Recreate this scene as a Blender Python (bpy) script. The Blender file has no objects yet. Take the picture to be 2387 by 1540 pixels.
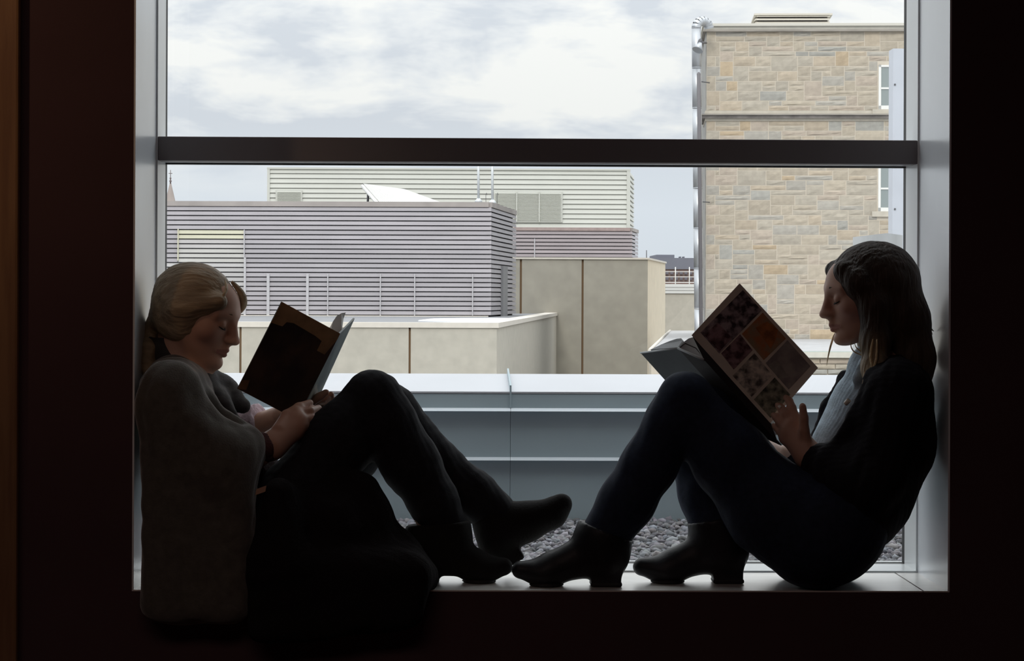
import bpy, math, random
import numpy as np
from mathutils import Vector, Matrix

# ---------------------------------------------------------------- camera
scene = bpy.context.scene
COL = scene.collection
F_PX, W_PX, H_PX = 5670.0, 2387.0, 1540.0
CAM_Y, CAM_Z = -5.4, 1.10
YAW, ROLL, HORIZON = math.radians(1.14), 0.004, 690.0
cam_data = bpy.data.cameras.new("camera")
cam_data.sensor_width = 36.0
cam_data.lens = 36.0 * F_PX / W_PX
cam_data.shift_y = -(H_PX / 2 - HORIZON) / W_PX
cam_data.clip_start, cam_data.clip_end = 0.05, 2000
cam = bpy.data.objects.new("camera", cam_data)
COL.objects.link(cam)
_r0, _fw, _u0 = Vector((math.cos(YAW), -math.sin(YAW), 0)), Vector((math.sin(YAW), math.cos(YAW), 0)), Vector((0, 0, 1))
_rt = _r0 * math.cos(ROLL) + _u0 * math.sin(ROLL)
_up = -_r0 * math.sin(ROLL) + _u0 * math.cos(ROLL)
cam.matrix_world = Matrix(((_rt.x, _up.x, -_fw.x, 0), (_rt.y, _up.y, -_fw.y, CAM_Y), (_rt.z, _up.z, -_fw.z, CAM_Z), (0, 0, 0, 1)))
scene.camera = cam

# ---------------------------------------------------------------- sky, sun, exposure
scene.view_settings.view_transform = 'Standard'
scene.view_settings.look = 'None'
scene.view_settings.gamma = 1.0
scene.view_settings.use_curve_mapping = False
scene.view_settings.exposure = 0.0
SKY_STRENGTH, SUN_STRENGTH = 1.0, 1.0

world = bpy.data.worlds.new("overcast_sky"); scene.world = world
world.use_nodes = True
nt = world.node_tree; nt.nodes.clear()
def wn(t, **kw):
    n = nt.nodes.new(t)
    for k, v in kw.items(): setattr(n, k, v)
    return n
tc = wn('ShaderNodeTexCoord')
mp = wn('ShaderNodeMapping'); mp.inputs['Scale'].default_value = (9.0, 9.0, 25.0); mp.inputs['Location'].default_value = (3.7, 1.2, 0.4)
n1 = wn('ShaderNodeTexNoise'); n1.inputs['Scale'].default_value = 1.7; n1.inputs['Detail'].default_value = 9; n1.inputs['Roughness'].default_value = 0.56; n1.inputs['Distortion'].default_value = 0.25
r1 = wn('ShaderNodeValToRGB')
r1.color_ramp.elements[0].position = 0.40; r1.color_ramp.elements[0].color = (0.64, 0.675, 0.735, 1)
r1.color_ramp.elements[1].position = 0.56; r1.color_ramp.elements[1].color = (0.88, 0.88, 0.87, 1)
e = r1.color_ramp.elements.new(0.48); e.color = (0.77, 0.79, 0.82, 1)
sp = wn('ShaderNodeSeparateXYZ')
r2 = wn('ShaderNodeValToRGB')          # elevation: pale blue haze low down, cloud deck above, greyer overhead
r2.color_ramp.elements[0].position = 0.035; r2.color_ramp.elements[0].color = (0, 0, 0, 1)
r2.color_ramp.elements[1].position = 0.072; r2.color_ramp.elements[1].color = (1, 1, 1, 1)
mix = wn('ShaderNodeMixRGB'); mix.inputs[1].default_value = (0.74, 0.79, 0.86, 1)
r3 = wn('ShaderNodeMapRange')          # an overcast sky brightens steadily from the horizon to the zenith
r3.inputs['From Min'].default_value = 0.0; r3.inputs['From Max'].default_value = 1.0; r3.inputs['To Min'].default_value = 0.95; r3.inputs['To Max'].default_value = 2.85
mul = wn('ShaderNodeMixRGB', blend_type='MULTIPLY'); mul.inputs[0].default_value = 1.0
bg = wn('ShaderNodeBackground'); bg.inputs['Strength'].default_value = SKY_STRENGTH
wo = wn('ShaderNodeOutputWorld')
L = nt.links.new
L(tc.outputs['Generated'], mp.inputs['Vector']); L(mp.outputs['Vector'], n1.inputs['Vector']); L(n1.outputs['Fac'], r1.inputs['Fac'])
L(tc.outputs['Generated'], sp.inputs['Vector']); L(sp.outputs['Z'], r2.inputs['Fac']); L(sp.outputs['Z'], r3.inputs['Value'])
L(r2.outputs['Color'], mix.inputs[0]); L(r1.outputs['Color'], mix.inputs[2])
L(mix.outputs['Color'], mul.inputs[1]); L(r3.outputs['Result'], mul.inputs[2])
L(mul.outputs['Color'], bg.inputs['Color']); L(bg.outputs['Background'], wo.inputs['Surface'])

sun_d = bpy.data.lights.new("sun", 'SUN'); sun_d.energy = SUN_STRENGTH; sun_d.angle = math.radians(14); sun_d.color = (1.0, 0.95, 0.87)
sun = bpy.data.objects.new("sun", sun_d); COL.objects.link(sun)
_sd = Vector((-0.15, -0.80, 0.62))     # towards the sun: behind the camera, a little to the left, fairly high
sun.rotation_euler = _sd.to_track_quat('Z', 'Y').to_euler()
sun.location = (20, -30, 40)

# warm ceiling spots of the dim reading room (out of frame, over the wooden pillar by the window)
def spot(name, loc, target, energy, size_deg, color=(1.0, 0.62, 0.34)):
    d = bpy.data.lights.new(name, 'SPOT'); d.energy = energy; d.spot_size = math.radians(size_deg); d.spot_blend = 0.9
    d.color = color; d.shadow_soft_size = 0.06
    o = bpy.data.objects.new(name, d); COL.objects.link(o); o.location = loc
    o.rotation_euler = (Vector(loc) - Vector(target)).to_track_quat('Z', 'Y').to_euler()
    return o
spot("ceiling_spot", (-1.9, -1.3, 2.85), (-1.3, 0.0, 1.9), 26, 46)
spot("ceiling_spot", (-0.9, -3.2, 2.85), (-0.52, 0.1, 0.95), 3, 24)
_ad = bpy.data.lights.new("room_fill", 'AREA'); _ad.shape = 'RECTANGLE'; _ad.size, _ad.size_y, _ad.energy, _ad.color = 3.0, 1.2, 14.0, (1.0, 0.74, 0.66)  # unseen area lamp added overhead as fill for the dark interior
_ao = bpy.data.objects.new("room_fill", _ad); COL.objects.link(_ao); _ao.location = (-1.2, -3.4, 2.93)

# ---------------------------------------------------------------- helpers
def ray(px, py):
    return _fw + _rt * ((px - W_PX / 2) / F_PX) + _up * ((HORIZON - py) / F_PX)
CAM = Vector((0, CAM_Y, CAM_Z))
def at(px, py, Y):                      # point seen at that pixel standing on the plane y = Y
    d = ray(px, py); return CAM + d * ((Y - CAM_Y) / d.y)
def at_dist(px, py, D): return at(px, py, CAM_Y + D)
def at_z(px, py, z):
    d = ray(px, py); return CAM + d * ((z - CAM_Z) / d.z)
def V(px, py, Y): return np.array(at(px, py, Y))
def PX(r): return r / 1020.0            # pixels to metres in the window recess

_mats = {}
def mat(name, color=(0.5, 0.5, 0.5), rough=0.7, metal=0.0, var=0.0, vscale=8.0, bump=0.0, bscale=60.0, spec=0.5,
        stretch=(1, 1, 1), tint=False, color2=None, sheen=0.0, sss=0.0, detail=4, coat=0.0):
    if name in _mats: return _mats[name]
    m = bpy.data.materials.new(name); m.use_nodes = True
    t = m.node_tree; b = t.nodes['Principled BSDF']
    b.inputs['Base Color'].default_value = (*color, 1)
    b.inputs['Roughness'].default_value = rough
    b.inputs['Metallic'].default_value = metal
    b.inputs['Specular IOR Level'].default_value = spec
    if sheen: b.inputs['Sheen Weight'].default_value = sheen; b.inputs['Sheen Roughness'].default_value = 0.4
    if coat: b.inputs['Coat Weight'].default_value = coat
    if sss:
        b.inputs['Subsurface Weight'].default_value = sss
        b.inputs['Subsurface Radius'].default_value = (0.012, 0.005, 0.003); b.inputs['Subsurface Scale'].default_value = 1.0
    lk = t.links.new
    co = t.nodes.new('ShaderNodeTexCoord'); mpn = t.nodes.new('ShaderNodeMapping'); mpn.inputs['Scale'].default_value = stretch
    lk(co.outputs['Object'], mpn.inputs['Vector'])
    src = None
    if tint:
        at_ = t.nodes.new('ShaderNodeAttribute'); at_.attribute_name = 'tint'; src = at_.outputs['Color']
    if var or color2:
        nz = t.nodes.new('ShaderNodeTexNoise'); nz.inputs['Scale'].default_value = vscale; nz.inputs['Detail'].default_value = detail
        lk(mpn.outputs['Vector'], nz.inputs['Vector'])
        if color2:
            cr = t.nodes.new('ShaderNodeValToRGB'); cr.color_ramp.elements[0].position = 0.38; cr.color_ramp.elements[1].position = 0.62
            cr.color_ramp.elements[0].color = (*color, 1); cr.color_ramp.elements[1].color = (*color2, 1)
            lk(nz.outputs['Fac'], cr.inputs['Fac']); src = cr.outputs['Color']
        else:
            mr = t.nodes.new('ShaderNodeMapRange'); mr.inputs['From Min'].default_value = 0.3; mr.inputs['From Max'].default_value = 0.7
            mr.inputs['To Min'].default_value = 1 - var; mr.inputs['To Max'].default_value = 1 + var
            lk(nz.outputs['Fac'], mr.inputs['Value'])
            mx = t.nodes.new('ShaderNodeMixRGB'); mx.blend_type = 'MULTIPLY'; mx.inputs[0].default_value = 1
            if src: lk(src, mx.inputs[1])
            else: mx.inputs[1].default_value = (*color, 1)
            lk(mr.outputs['Result'], mx.inputs[2]); src = mx.outputs['Color']
    if src: lk(src, b.inputs['Base Color'])
    if bump:
        nb = t.nodes.new('ShaderNodeTexNoise'); nb.inputs['Scale'].default_value = bscale; nb.inputs['Detail'].default_value = 3
        lk(mpn.outputs['Vector'], nb.inputs['Vector'])
        bp = t.nodes.new('ShaderNodeBump'); bp.inputs['Strength'].default_value = bump; bp.inputs['Distance'].default_value = 0.02
        lk(nb.outputs['Fac'], bp.inputs['Height']); lk(bp.outputs['Normal'], b.inputs['Normal'])
    _mats[name] = m
    return m

def mesh_obj(name, verts, faces, m, parent=None, smooth=False, tint=None):
    me = bpy.data.meshes.new(name)
    if isinstance(verts, np.ndarray):
        nv, nf = len(verts), len(faces)
        me.vertices.add(nv); me.vertices.foreach_set('co', verts.astype(np.float32).ravel())
        k = faces.shape[1]
        me.loops.add(nf * k); me.loops.foreach_set('vertex_index', faces.astype(np.int32).ravel())
        me.polygons.add(nf); me.polygons.foreach_set('loop_start', np.arange(0, nf * k, k, dtype=np.int32))
        me.update(calc_edges=True)
    else:
        me.from_pydata([tuple(v) for v in verts], [], faces); me.update()
    me.validate()
    if m: me.materials.append(m)
    if smooth: me.polygons.foreach_set('use_smooth', [True] * len(me.polygons))
    if tint is not None:
        a = me.color_attributes.new('tint', 'FLOAT_COLOR', 'POINT')
        t = np.ones((len(me.vertices), 4), dtype=np.float32); t[:, :3] = tint
        a.data.foreach_set('color', t.ravel())
    o = bpy.data.objects.new(name, me); COL.objects.link(o)
    if parent: o.parent = parent
    return o

def fix_normals(o):
    import bmesh
    bm = bmesh.new(); bm.from_mesh(o.data); bmesh.ops.recalc_face_normals(bm, faces=bm.faces); bm.to_mesh(o.data); bm.free(); return o
def empty(name, loc=(0, 0, 0)):
    o = bpy.data.objects.new(name, None); COL.objects.link(o); o.location = loc
    o.empty_display_size = 0.1
    return o
def tag(o, label=None, cat=None, group=None, kind=None):
    for k, v in (('label', label), ('category', cat), ('group', group), ('kind', kind)):
        if v: o[k] = v
    return o
def place(o, root):                      # keep world placement when the root Empty stands elsewhere
    o.parent = root; o.matrix_parent_inverse = Matrix.Translation(-Vector(root.location)); return o

BOXF = [(0, 3, 2, 1), (4, 5, 6, 7), (0, 1, 5, 4), (1, 2, 6, 5), (2, 3, 7, 6), (3, 0, 4, 7)]
def box(name, lo, hi, m, parent=None, bevel=0.0, tint=None):
    x0, y0, z0 = lo; x1, y1, z1 = hi
    v = [(x0, y0, z0), (x1, y0, z0), (x1, y1, z0), (x0, y1, z0), (x0, y0, z1), (x1, y0, z1), (x1, y1, z1), (x0, y1, z1)]
    o = mesh_obj(name, v, BOXF, m, None, tint=tint)
    if parent: place(o, parent)
    if bevel:
        b = o.modifiers.new('bevel', 'BEVEL'); b.width = bevel; b.segments = 2
    return o
def hexa(name, pts, m, parent=None, tint=None):   # 8 corners: 4 below (ccw), 4 above
    o = mesh_obj(name, pts, BOXF, m, None, tint=tint); fix_normals(o)
    if parent: place(o, parent)
    return o
def prism(name, foot, z0, z1, m, parent=None):     # footprint polygon, extruded upwards
    n = len(foot)
    v = [(p[0], p[1], z0) for p in foot] + [(p[0], p[1], z1) for p in foot]
    f = [tuple(range(n))[::-1], tuple(range(n, 2 * n))] + [(i, (i + 1) % n, n + (i + 1) % n, n + i) for i in range(n)]
    o = mesh_obj(name, v, f, m); fix_normals(o)
    if parent: place(o, parent)
    return o
def sweep(name, A, B, prof, nrm, m, parent=None, tint=None):   # profile of (out, up) pairs run from A to B
    A, B, nrm = Vector(A), Vector(B), Vector(nrm)
    n = len(prof); up = Vector((0, 0, 1))
    v = [A + nrm * a + up * b for a, b in prof] + [B + nrm * a + up * b for a, b in prof]
    f = [tuple(range(n)), tuple(range(n, 2 * n))[::-1]] + [(i, n + i, n + (i + 1) % n, (i + 1) % n) for i in range(n)]
    o = mesh_obj(name, v, f, m, tint=tint); fix_normals(o)
    if parent: place(o, parent)
    return o
def tube(name, pts, rad, m, parent=None, seg=10, smooth=True, cap=True):
    pts = [np.array(p, dtype=float) for p in pts]
    rads = rad if hasattr(rad, '__len__') else [rad] * len(pts)
    vs, fs = [], []; prev = None
    for i, p in enumerate(pts):
        t = pts[min(i + 1, len(pts) - 1)] - pts[max(i - 1, 0)]; t = t / (np.linalg.norm(t) + 1e-12)
        if prev is None:
            a = np.array([0, 0, 1.0]) if abs(t[2]) < 0.9 else np.array([1.0, 0, 0])
            prev = np.cross(t, a); prev /= np.linalg.norm(prev)
        prev = prev - t * np.dot(prev, t); prev /= np.linalg.norm(prev); q = np.cross(t, prev)
        for k in range(seg):
            an = 2 * math.pi * k / seg; vs.append(p + rads[i] * (math.cos(an) * prev + math.sin(an) * q))
    for i in range(len(pts) - 1):
        for k in range(seg):
            k2 = (k + 1) % seg; fs.append((i * seg + k, i * seg + k2, (i + 1) * seg + k2, (i + 1) * seg + k))
    if cap:
        fs.append(tuple(range(seg))[::-1]); fs.append(tuple(range((len(pts) - 1) * seg, len(pts) * seg)))
    o = mesh_obj(name, vs, fs, m, smooth=smooth); fix_normals(o)
    if cap:
        for p in list(o.data.polygons)[-2:]: p.use_smooth = False
    if parent: place(o, parent)
    return o
# ================================================================ THE ROOM AND THE WINDOW
rnd = random.Random(7)
REV, GLS = 0.36, 0.515                   # depth of the recess to the frame, and to the glass
XL, XR = at(313.5, 900, 0).x, at(2211, 900, 0).x
ZS = at(1600, 1376, 0).z                 # top of the sill
ZH = 2.55                                # window head
M_wall = mat("dark_wall_paint", (0.085, 0.048, 0.054), 0.85, spec=0.2, var=0.08, vscale=3, bump=0.05, bscale=200)
M_floor = mat("floor_carpet", (0.11, 0.042, 0.032), 0.95, var=0.15, vscale=30, bump=0.2, bscale=300)
M_ceil = mat("ceiling_paint", (0.20, 0.13, 0.11), 0.9, var=0.05)
M_reveal = mat("painted_metal_lining", (0.84, 0.88, 0.93), 0.24, spec=1.0, var=0.03, vscale=4)
M_sill = mat("pale_stone_sill", (0.95, 0.93, 0.89), 0.30, metal=0.25, spec=1.0, var=0.06, vscale=10, stretch=(1, 8, 1))
M_frame = mat("window_frame_paint", (0.90, 0.93, 0.94), 0.28, spec=1.0, var=0.03)
M_transom = mat("transom_bronze", (0.20, 0.18, 0.185), 0.45)
M_gasket = mat("black_gasket", (0.012, 0.012, 0.012), 0.6)
M_ext = mat("outer_wall_render", (0.62, 0.61, 0.58), 0.85, var=0.08, vscale=2)

def S(o, kind='structure'): o['kind'] = kind; return o
RX0, RX1, RY0, CEIL = -4.2, 4.2, -8.2, 2.95
T = 0.62                                 # wall thickness
S(box("floor", (RX0, RY0, -0.1), (RX1, 0.0, 0.0), M_floor))
S(box("ceiling", (RX0, RY0, CEIL), (RX1, 0.0, CEIL + 0.15), M_ceil))
S(box("wall_back", (RX0, RY0 - 0.15, 0), (RX1, RY0, CEIL), M_wall))
S(box("wall_left", (RX0 - 0.15, RY0, 0), (RX0, 0.0, CEIL), M_wall))
S(box("wall_right", (RX1, RY0, 0), (RX1 + 0.15, 0.0, CEIL), M_wall))
LIN = 0.004
S(box("wall_front_left", (RX0 - 0.15, 0, -0.1), (XL - LIN, 0.548, CEIL + 0.15), M_wall))
S(box("wall_front_right", (XR + LIN, 0, -0.1), (RX1 + 0.15, 0.548, CEIL + 0.15), M_wall))
S(box("wall_front_below", (XL - LIN, 0, -0.1), (XR + LIN, T, ZS - 0.003), M_wall))
S(box("wall_front_above", (XL - LIN, 0, ZH + LIN), (XR + LIN, T, CEIL + 0.15), M_wall))
# the rest of this building's outer face, storeys above and beside the window
S(box("wall_outside_upper", (-9, 0.3, CEIL + 0.15), (9, T, 4.3), M_ext))
S(box("wall_outside_left", (-9, 0.3, -9), (RX0 - 0.15, T, CEIL + 0.15), M_ext))
S(box("wall_outside_right", (RX1 + 0.15, 0.3, -9), (9, T, CEIL + 0.15), M_ext))
# recess lining
S(box("trim_1", (XL - LIN, 0, ZS), (XL, REV, ZH), M_reveal))
S(box("trim_2", (XR, 0, ZS), (XR + LIN, REV, ZH), M_reveal))
S(box("trim_3", (XL - LIN, 0, ZH), (XR + LIN, GLS + 0.03, ZH + LIN), M_reveal))
sill = empty("windowsill", (0, 0, ZS)); tag(sill, "pale polished stone window sill both readers sit on", "window sill", kind='structure')
xj = at(2118, 1350, 0.18).x
box("sill_slab", (XL - LIN, 0, ZS - 0.003), (xj - 0.002, REV, ZS), M_sill, sill)
box("sill_slab", (xj + 0.002, 0, ZS - 0.003), (XR + LIN, REV, ZS), M_sill, sill)

win = empty("window_1", (0, GLS, ZS)); tag(win, "tall fixed window with dark horizontal transom between two panes", "window", kind='structure')
ztr1, ztr0 = at(1200, 322, REV).z, at(1200, 378, REV).z
FD = 0.004
box("frame_jamb", (XL - LIN, REV, ZS - 0.003), (XL + FD, GLS - 0.004, ZH), M_frame, win)
box("frame_jamb", (XR - FD, REV, ZS - 0.003), (XR + LIN, GLS - 0.004, ZH), M_frame, win)
zb = ZS + FD
box("frame_bottom_rail", (XL + FD, REV, ZS - 0.003), (XR - FD, GLS - 0.004, zb), M_frame, win)
box("frame_head_rail", (XL + FD, REV, ZH - 0.03), (XR - FD, GLS - 0.004, ZH), M_frame, win)
tr = box("transom", (XL + FD, REV, ztr0), (XR - FD, REV + 0.06, ztr1), M_transom, win, bevel=0.002)
box("transom_soffit", (XL + FD, REV + 0.06, ztr0 + 0.003), (XR - FD, GLS - 0.004, ztr1 - 0.003), M_frame, win)
G = 0.008
def gasket_ring(x0, x1, z0, z1):
    y0, y1 = GLS - 0.004, GLS + 0.03
    for lo, hi in (((x0, y0, z0), (x0 + G, y1, z1)), ((x1 - G, y0, z0), (x1, y1, z1)), ((x0 + G, y0, z0), (x1 - G, y1, z0 + G)), ((x0 + G, y0, z1 - G), (x1 - G, y1, z1))):
        box("gasket", lo, hi, M_gasket, win)
    box("pane", (x0 + G, GLS + 0.006, z0 + G), (x1 - G, GLS + 0.010, z1 - G), M_glass, win)
M_glass = bpy.data.materials.new("window_glass"); M_glass.use_nodes = True
_t = M_glass.node_tree; _t.nodes.clear()
_o = _t.nodes.new('ShaderNodeOutputMaterial'); _tr = _t.nodes.new('ShaderNodeBsdfTransparent'); _gl = _t.nodes.new('ShaderNodeBsdfGlossy'); _mx = _t.nodes.new('ShaderNodeMixShader')
_tr.inputs['Color'].default_value = (0.985, 0.995, 0.99, 1); _gl.inputs['Roughness'].default_value = 0.0
# clear pane: Schlick reflectance, the same from both sides of the glass
_ge = _t.nodes.new('ShaderNodeNewGeometry'); _dt = _t.nodes.new('ShaderNodeVectorMath'); _dt.operation = 'DOT_PRODUCT'
_t.links.new(_ge.outputs['Incoming'], _dt.inputs[0]); _t.links.new(_ge.outputs['Normal'], _dt.inputs[1])
def _math(op, a, b=None):
    n = _t.nodes.new('ShaderNodeMath'); n.operation = op
    for i, x in enumerate((a, b)):
        if x is None: continue
        if isinstance(x, (int, float)): n.inputs[i].default_value = x
        else: _t.links.new(x, n.inputs[i])
    return n.outputs[0]
_c = _math('SUBTRACT', 1.0, _math('ABSOLUTE', _dt.outputs['Value']))
_fac = _math('ADD', _math('MULTIPLY', _math('POWER', _c, 5.0), 0.96), 0.025)
_t.links.new(_fac, _mx.inputs['Fac'])
_t.links.new(_tr.outputs['BSDF'], _mx.inputs[1]); _t.links.new(_gl.outputs['BSDF'], _mx.inputs[2]); _t.links.new(_mx.outputs['Shader'], _o.inputs['Surface'])
gasket_ring(XL - 0.004, XR + 0.004, ZS - 0.004, ztr0 + 0.008)
gasket_ring(XL - 0.004, XR + 0.004, ztr1 - 0.008, ZH + 0.004)
box("glazing_bead", (XL, GLS + 0.03, ZS - 0.02), (XR, GLS + 0.05, ZS + 0.0055), M_frame, win)

# brown wooden panelling that cuts into the picture at its left border
M_wood = mat("brown_wood", (0.30, 0.165, 0.075), 0.5, color2=(0.22, 0.11, 0.05), vscale=6, stretch=(6, 6, 0.5), bump=0.05)
px_r = at(43, 300, -0.03).x
S(box("trim_4", (px_r - 0.9, -0.03, 0), (px_r, 0.0, CEIL), M_wood, bevel=0.006))
# ================================================================ OUTSIDE: ROOF, PARAPET, GRAVEL
M_ground = mat("far_ground", (0.30, 0.29, 0.27), 0.9, var=0.15, vscale=0.3)
S(box("ground", (-160, 0.7, -9.2), (200, 320, -9.0), M_ground))
M_zinc_w = mat("white_coping_metal", (0.52, 0.535, 0.57), 0.45, metal=0.1, var=0.04, vscale=3)
M_zinc = mat("blue_grey_flashing", (0.385, 0.475, 0.515), 0.5, metal=0.1, var=0.06, vscale=2.5)
M_zinc_l = mat("pale_flashing_lip", (0.74, 0.80, 0.85), 0.45, metal=0.1)
YP = 3.02
par = empty("parapet", (0, YP, -0.1))
tag(par, "low blue-grey sheet-metal parapet with white coping behind the gravel", "parapet")
def zpar(py): return at(1190, py, YP).z
zt, zf, zl, z2, z2l, zg = zpar(912), zpar(950), zpar(957), zpar(1065), zpar(1072), zpar(1203)
zback = at(1190, 871, YP + 0.5).z
xs = at(1190, 912, YP).x
box("core", (-5, YP + 0.06, -1.0), (6, YP + 0.5, zl - 0.005), M_zinc, par)
for x0, x1 in ((-5, xs - 0.0006), (xs + 0.0006, 6)):
    hexa("coping_panel", [(x0, YP - 0.02, zt - 0.006), (x1, YP - 0.02, zt - 0.006), (x1, YP + 0.5, zback - 0.006), (x0, YP + 0.5, zback - 0.006),
                          (x0, YP - 0.02, zt), (x1, YP - 0.02, zt), (x1, YP + 0.5, zback), (x0, YP + 0.5, zback)], M_zinc_w, par)
    box("fascia_panel", (x0, YP - 0.018, zf), (x1, YP + 0.06, zt - 0.008), M_zinc, par)
    hexa("drip_edge", [(x0, YP - 0.036, zl), (x1, YP - 0.036, zl), (x1, YP + 0.06, zl), (x0, YP + 0.06, zl),
                       (x0, YP - 0.018, zf), (x1, YP - 0.018, zf), (x1, YP + 0.06, zf), (x0, YP + 0.06, zf)], M_zinc_l, par)
    box("cladding_panel", (x0, YP, z2), (x1, YP + 0.06, zl - 0.002), M_zinc, par)
    hexa("drip_edge", [(x0, YP - 0.018, z2l), (x1, YP - 0.018, z2l), (x1, YP + 0.06, z2l), (x0, YP + 0.06, z2l),
                       (x0, YP, z2), (x1, YP, z2), (x1, YP + 0.06, z2), (x0, YP + 0.06, z2)], M_zinc_l, par)
    box("cladding_panel", (x0, YP + 0.012, zg - 0.3), (x1, YP + 0.06, z2l - 0.002), M_zinc, par)
hexa("standing_seam", [(xs - .003, YP - .022, zt - .055), (xs + .003, YP - .022, zt - .055), (xs + .003, YP + .5, zback - .05), (xs - .003, YP + .5, zback - .05),
                       (xs - .003, YP - .022, zt + .022), (xs + .003, YP - .022, zt + .022), (xs + .003, YP + .5, zback + .02), (xs - .003, YP + .5, zback + .02)], M_zinc, par)
# gravel roof
M_bed = mat("gravel_bed", (0.16, 0.16, 0.17), 0.95, var=0.3, vscale=40)
S(box("roof_deck", (-5, T, zg - 0.35), (6, YP + 0.06, zg - 0.035), M_bed))
M_grav = mat("gravel_stone", (0.4, 0.4, 0.42), 0.85, tint=True, var=0.2, vscale=60)
def gravel():
    import bmesh
    bm = bmesh.new(); bmesh.ops.create_icosphere(bm, subdivisions=1, radius=1.0)
    bv = np.array([v.co[:] for v in bm.verts]); bf = np.array([[v.index for v in f.verts] for f in bm.faces]); bm.free()
    g = np.random.default_rng(3)
    vs, fs, cs = [], [], []; n = 0
    step = 0.0225
    for y in np.arange(0.75, YP - 0.005, step * 0.8):
        half0, half1 = -0.80 - 0.12 * y, 1.25 + 0.1 * y
        for x in np.arange(half0, half1, step):
            r = g.uniform(0.0075, 0.0175); sc = r * np.array([g.uniform(.8, 1.35), g.uniform(.8, 1.3), g.uniform(.5, .9)])
            a = g.uniform(0, 6.28, 3)
            R = np.array(Matrix.Rotation(a[0], 3, 'Z') @ Matrix.Rotation((a[1] - 3) * .25, 3, 'X'))
            v = bv * (1 + g.uniform(-.22, .22, (len(bv), 1))) * sc @ R.T
            v += np.array([x + g.uniform(-.009, .009), y + g.uniform(-.009, .009), zg - 0.028 + g.uniform(0, .018)])
            vs.append(v); fs.append(bf + n); n += len(bv)
            b = g.uniform(.09, .31); c = np.array([b * g.uniform(.92, 1.08), b, b * g.uniform(1.0, 1.16)]); cs.append(np.repeat(c[None], len(bv), 0))
    o = mesh_obj("gravel", np.concatenate(vs), np.concatenate(fs), M_grav, tint=np.concatenate(cs))
    tag(o, "loose grey stone gravel on the flat roof below the parapet", "gravel", kind='stuff')
gravel()

# ================================================================ CONCRETE BLOCKS
ZB = -9.0
M_pre = mat("precast_concrete_light", (0.465, 0.44, 0.385), 0.9, var=0.07, vscale=6, bump=0.05, bscale=40)
M_pre2 = mat("precast_concrete_tan", (0.36, 0.34, 0.295), 0.9, var=0.08, vscale=3, bump=0.05, bscale=40)
M_pre3 = mat("sunlit_tan_side", (0.70, 0.62, 0.49), 0.9, var=0.06, vscale=3)  # tower's right side: its sunlit brightness is put into this lighter colour
M_joint = mat("brown_joint_sealant", (0.20, 0.125, 0.07), 0.8)
M_cop = mat("beige_coping", (0.66, 0.62, 0.56), 0.6, var=0.04)
M_roofing = mat("grey_roofing_felt", (0.25, 0.255, 0.27), 0.9, var=0.12, vscale=3)
M_snow = mat("snow", (0.92, 0.93, 0.95), 0.8)
def xy(p): return (p.x, p.y)
# low block in front
zlow = CAM_Z - 0.44
A = at_z(1158, 752, zlow); B = at_z(1299, 727.8, zlow); B.y = min(B.y, 61.3)
low = empty("concrete_block", (A.x, A.y, ZB)); tag(low, "low beige concrete building with flat snow-spotted roof behind the parapet", "building")
def xat(px, py, Y): return at(px, py, Y).x
x558, x955 = xat(560.5, 800, A.y), xat(955, 810, A.y)
jw = 0.018
zc = zlow - 0.085
sd = (B - A).normalized(); sn = Vector((sd.y, -sd.x, 0))
prism("core", [(A.x - 14, A.y + .04), (A.x - .05, A.y + .04), xy(B - sn * .05), (B.x - 14, B.y)], ZB, zlow - 0.10, M_joint, low)
for x0, x1 in ((A.x - 14, x558 - jw), (x558 + jw, x955 - jw), (x955 + jw, A.x)):
    box("wall_panel", (x0, A.y, ZB), (x1, A.y + 0.2, zc), M_pre, low)
prism("wall_panel", [xy(A + Vector((-.2, .05, 0))), xy(A + Vector((0, 0.0005, 0))), xy(B), xy(B - sn * .2)], ZB, zc, M_pre, low)
box("coping", (A.x - 14, A.y - 0.03, zc), (A.x + 0.03, A.y + 0.35, zlow), M_cop, low)
prism("coping", [xy(A + Vector((-.3, .05, 0))), xy(A + Vector((.03, -.03, 0))), xy(B + sn * .03), xy(B - sn * .3)], zc, zlow - 0.001, M_cop, low)
prism("roof", [(A.x - 14, A.y + .3), (A.x - .25, A.y + .3), xy(B - sn * .25), (B.x - 14, B.y)], zlow - 0.10, zlow - 0.03, M_roofing, low)
sp_ = [at_z(px, py, zlow - 0.005) for px, py in ((975, 745.5), (1010, 741.5), (1080, 740.5), (1150, 740.5), (1192, 741), (1185, 744), (1165, 748), (1120, 748.5), (1050, 748))]
sn_o = prism("snow_patch", [xy(p) for p in sp_], zlow - 0.03, zlow - 0.008, M_snow)
tag(sn_o, "flat patch of white snow on the low concrete roof", "snow")

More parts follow.
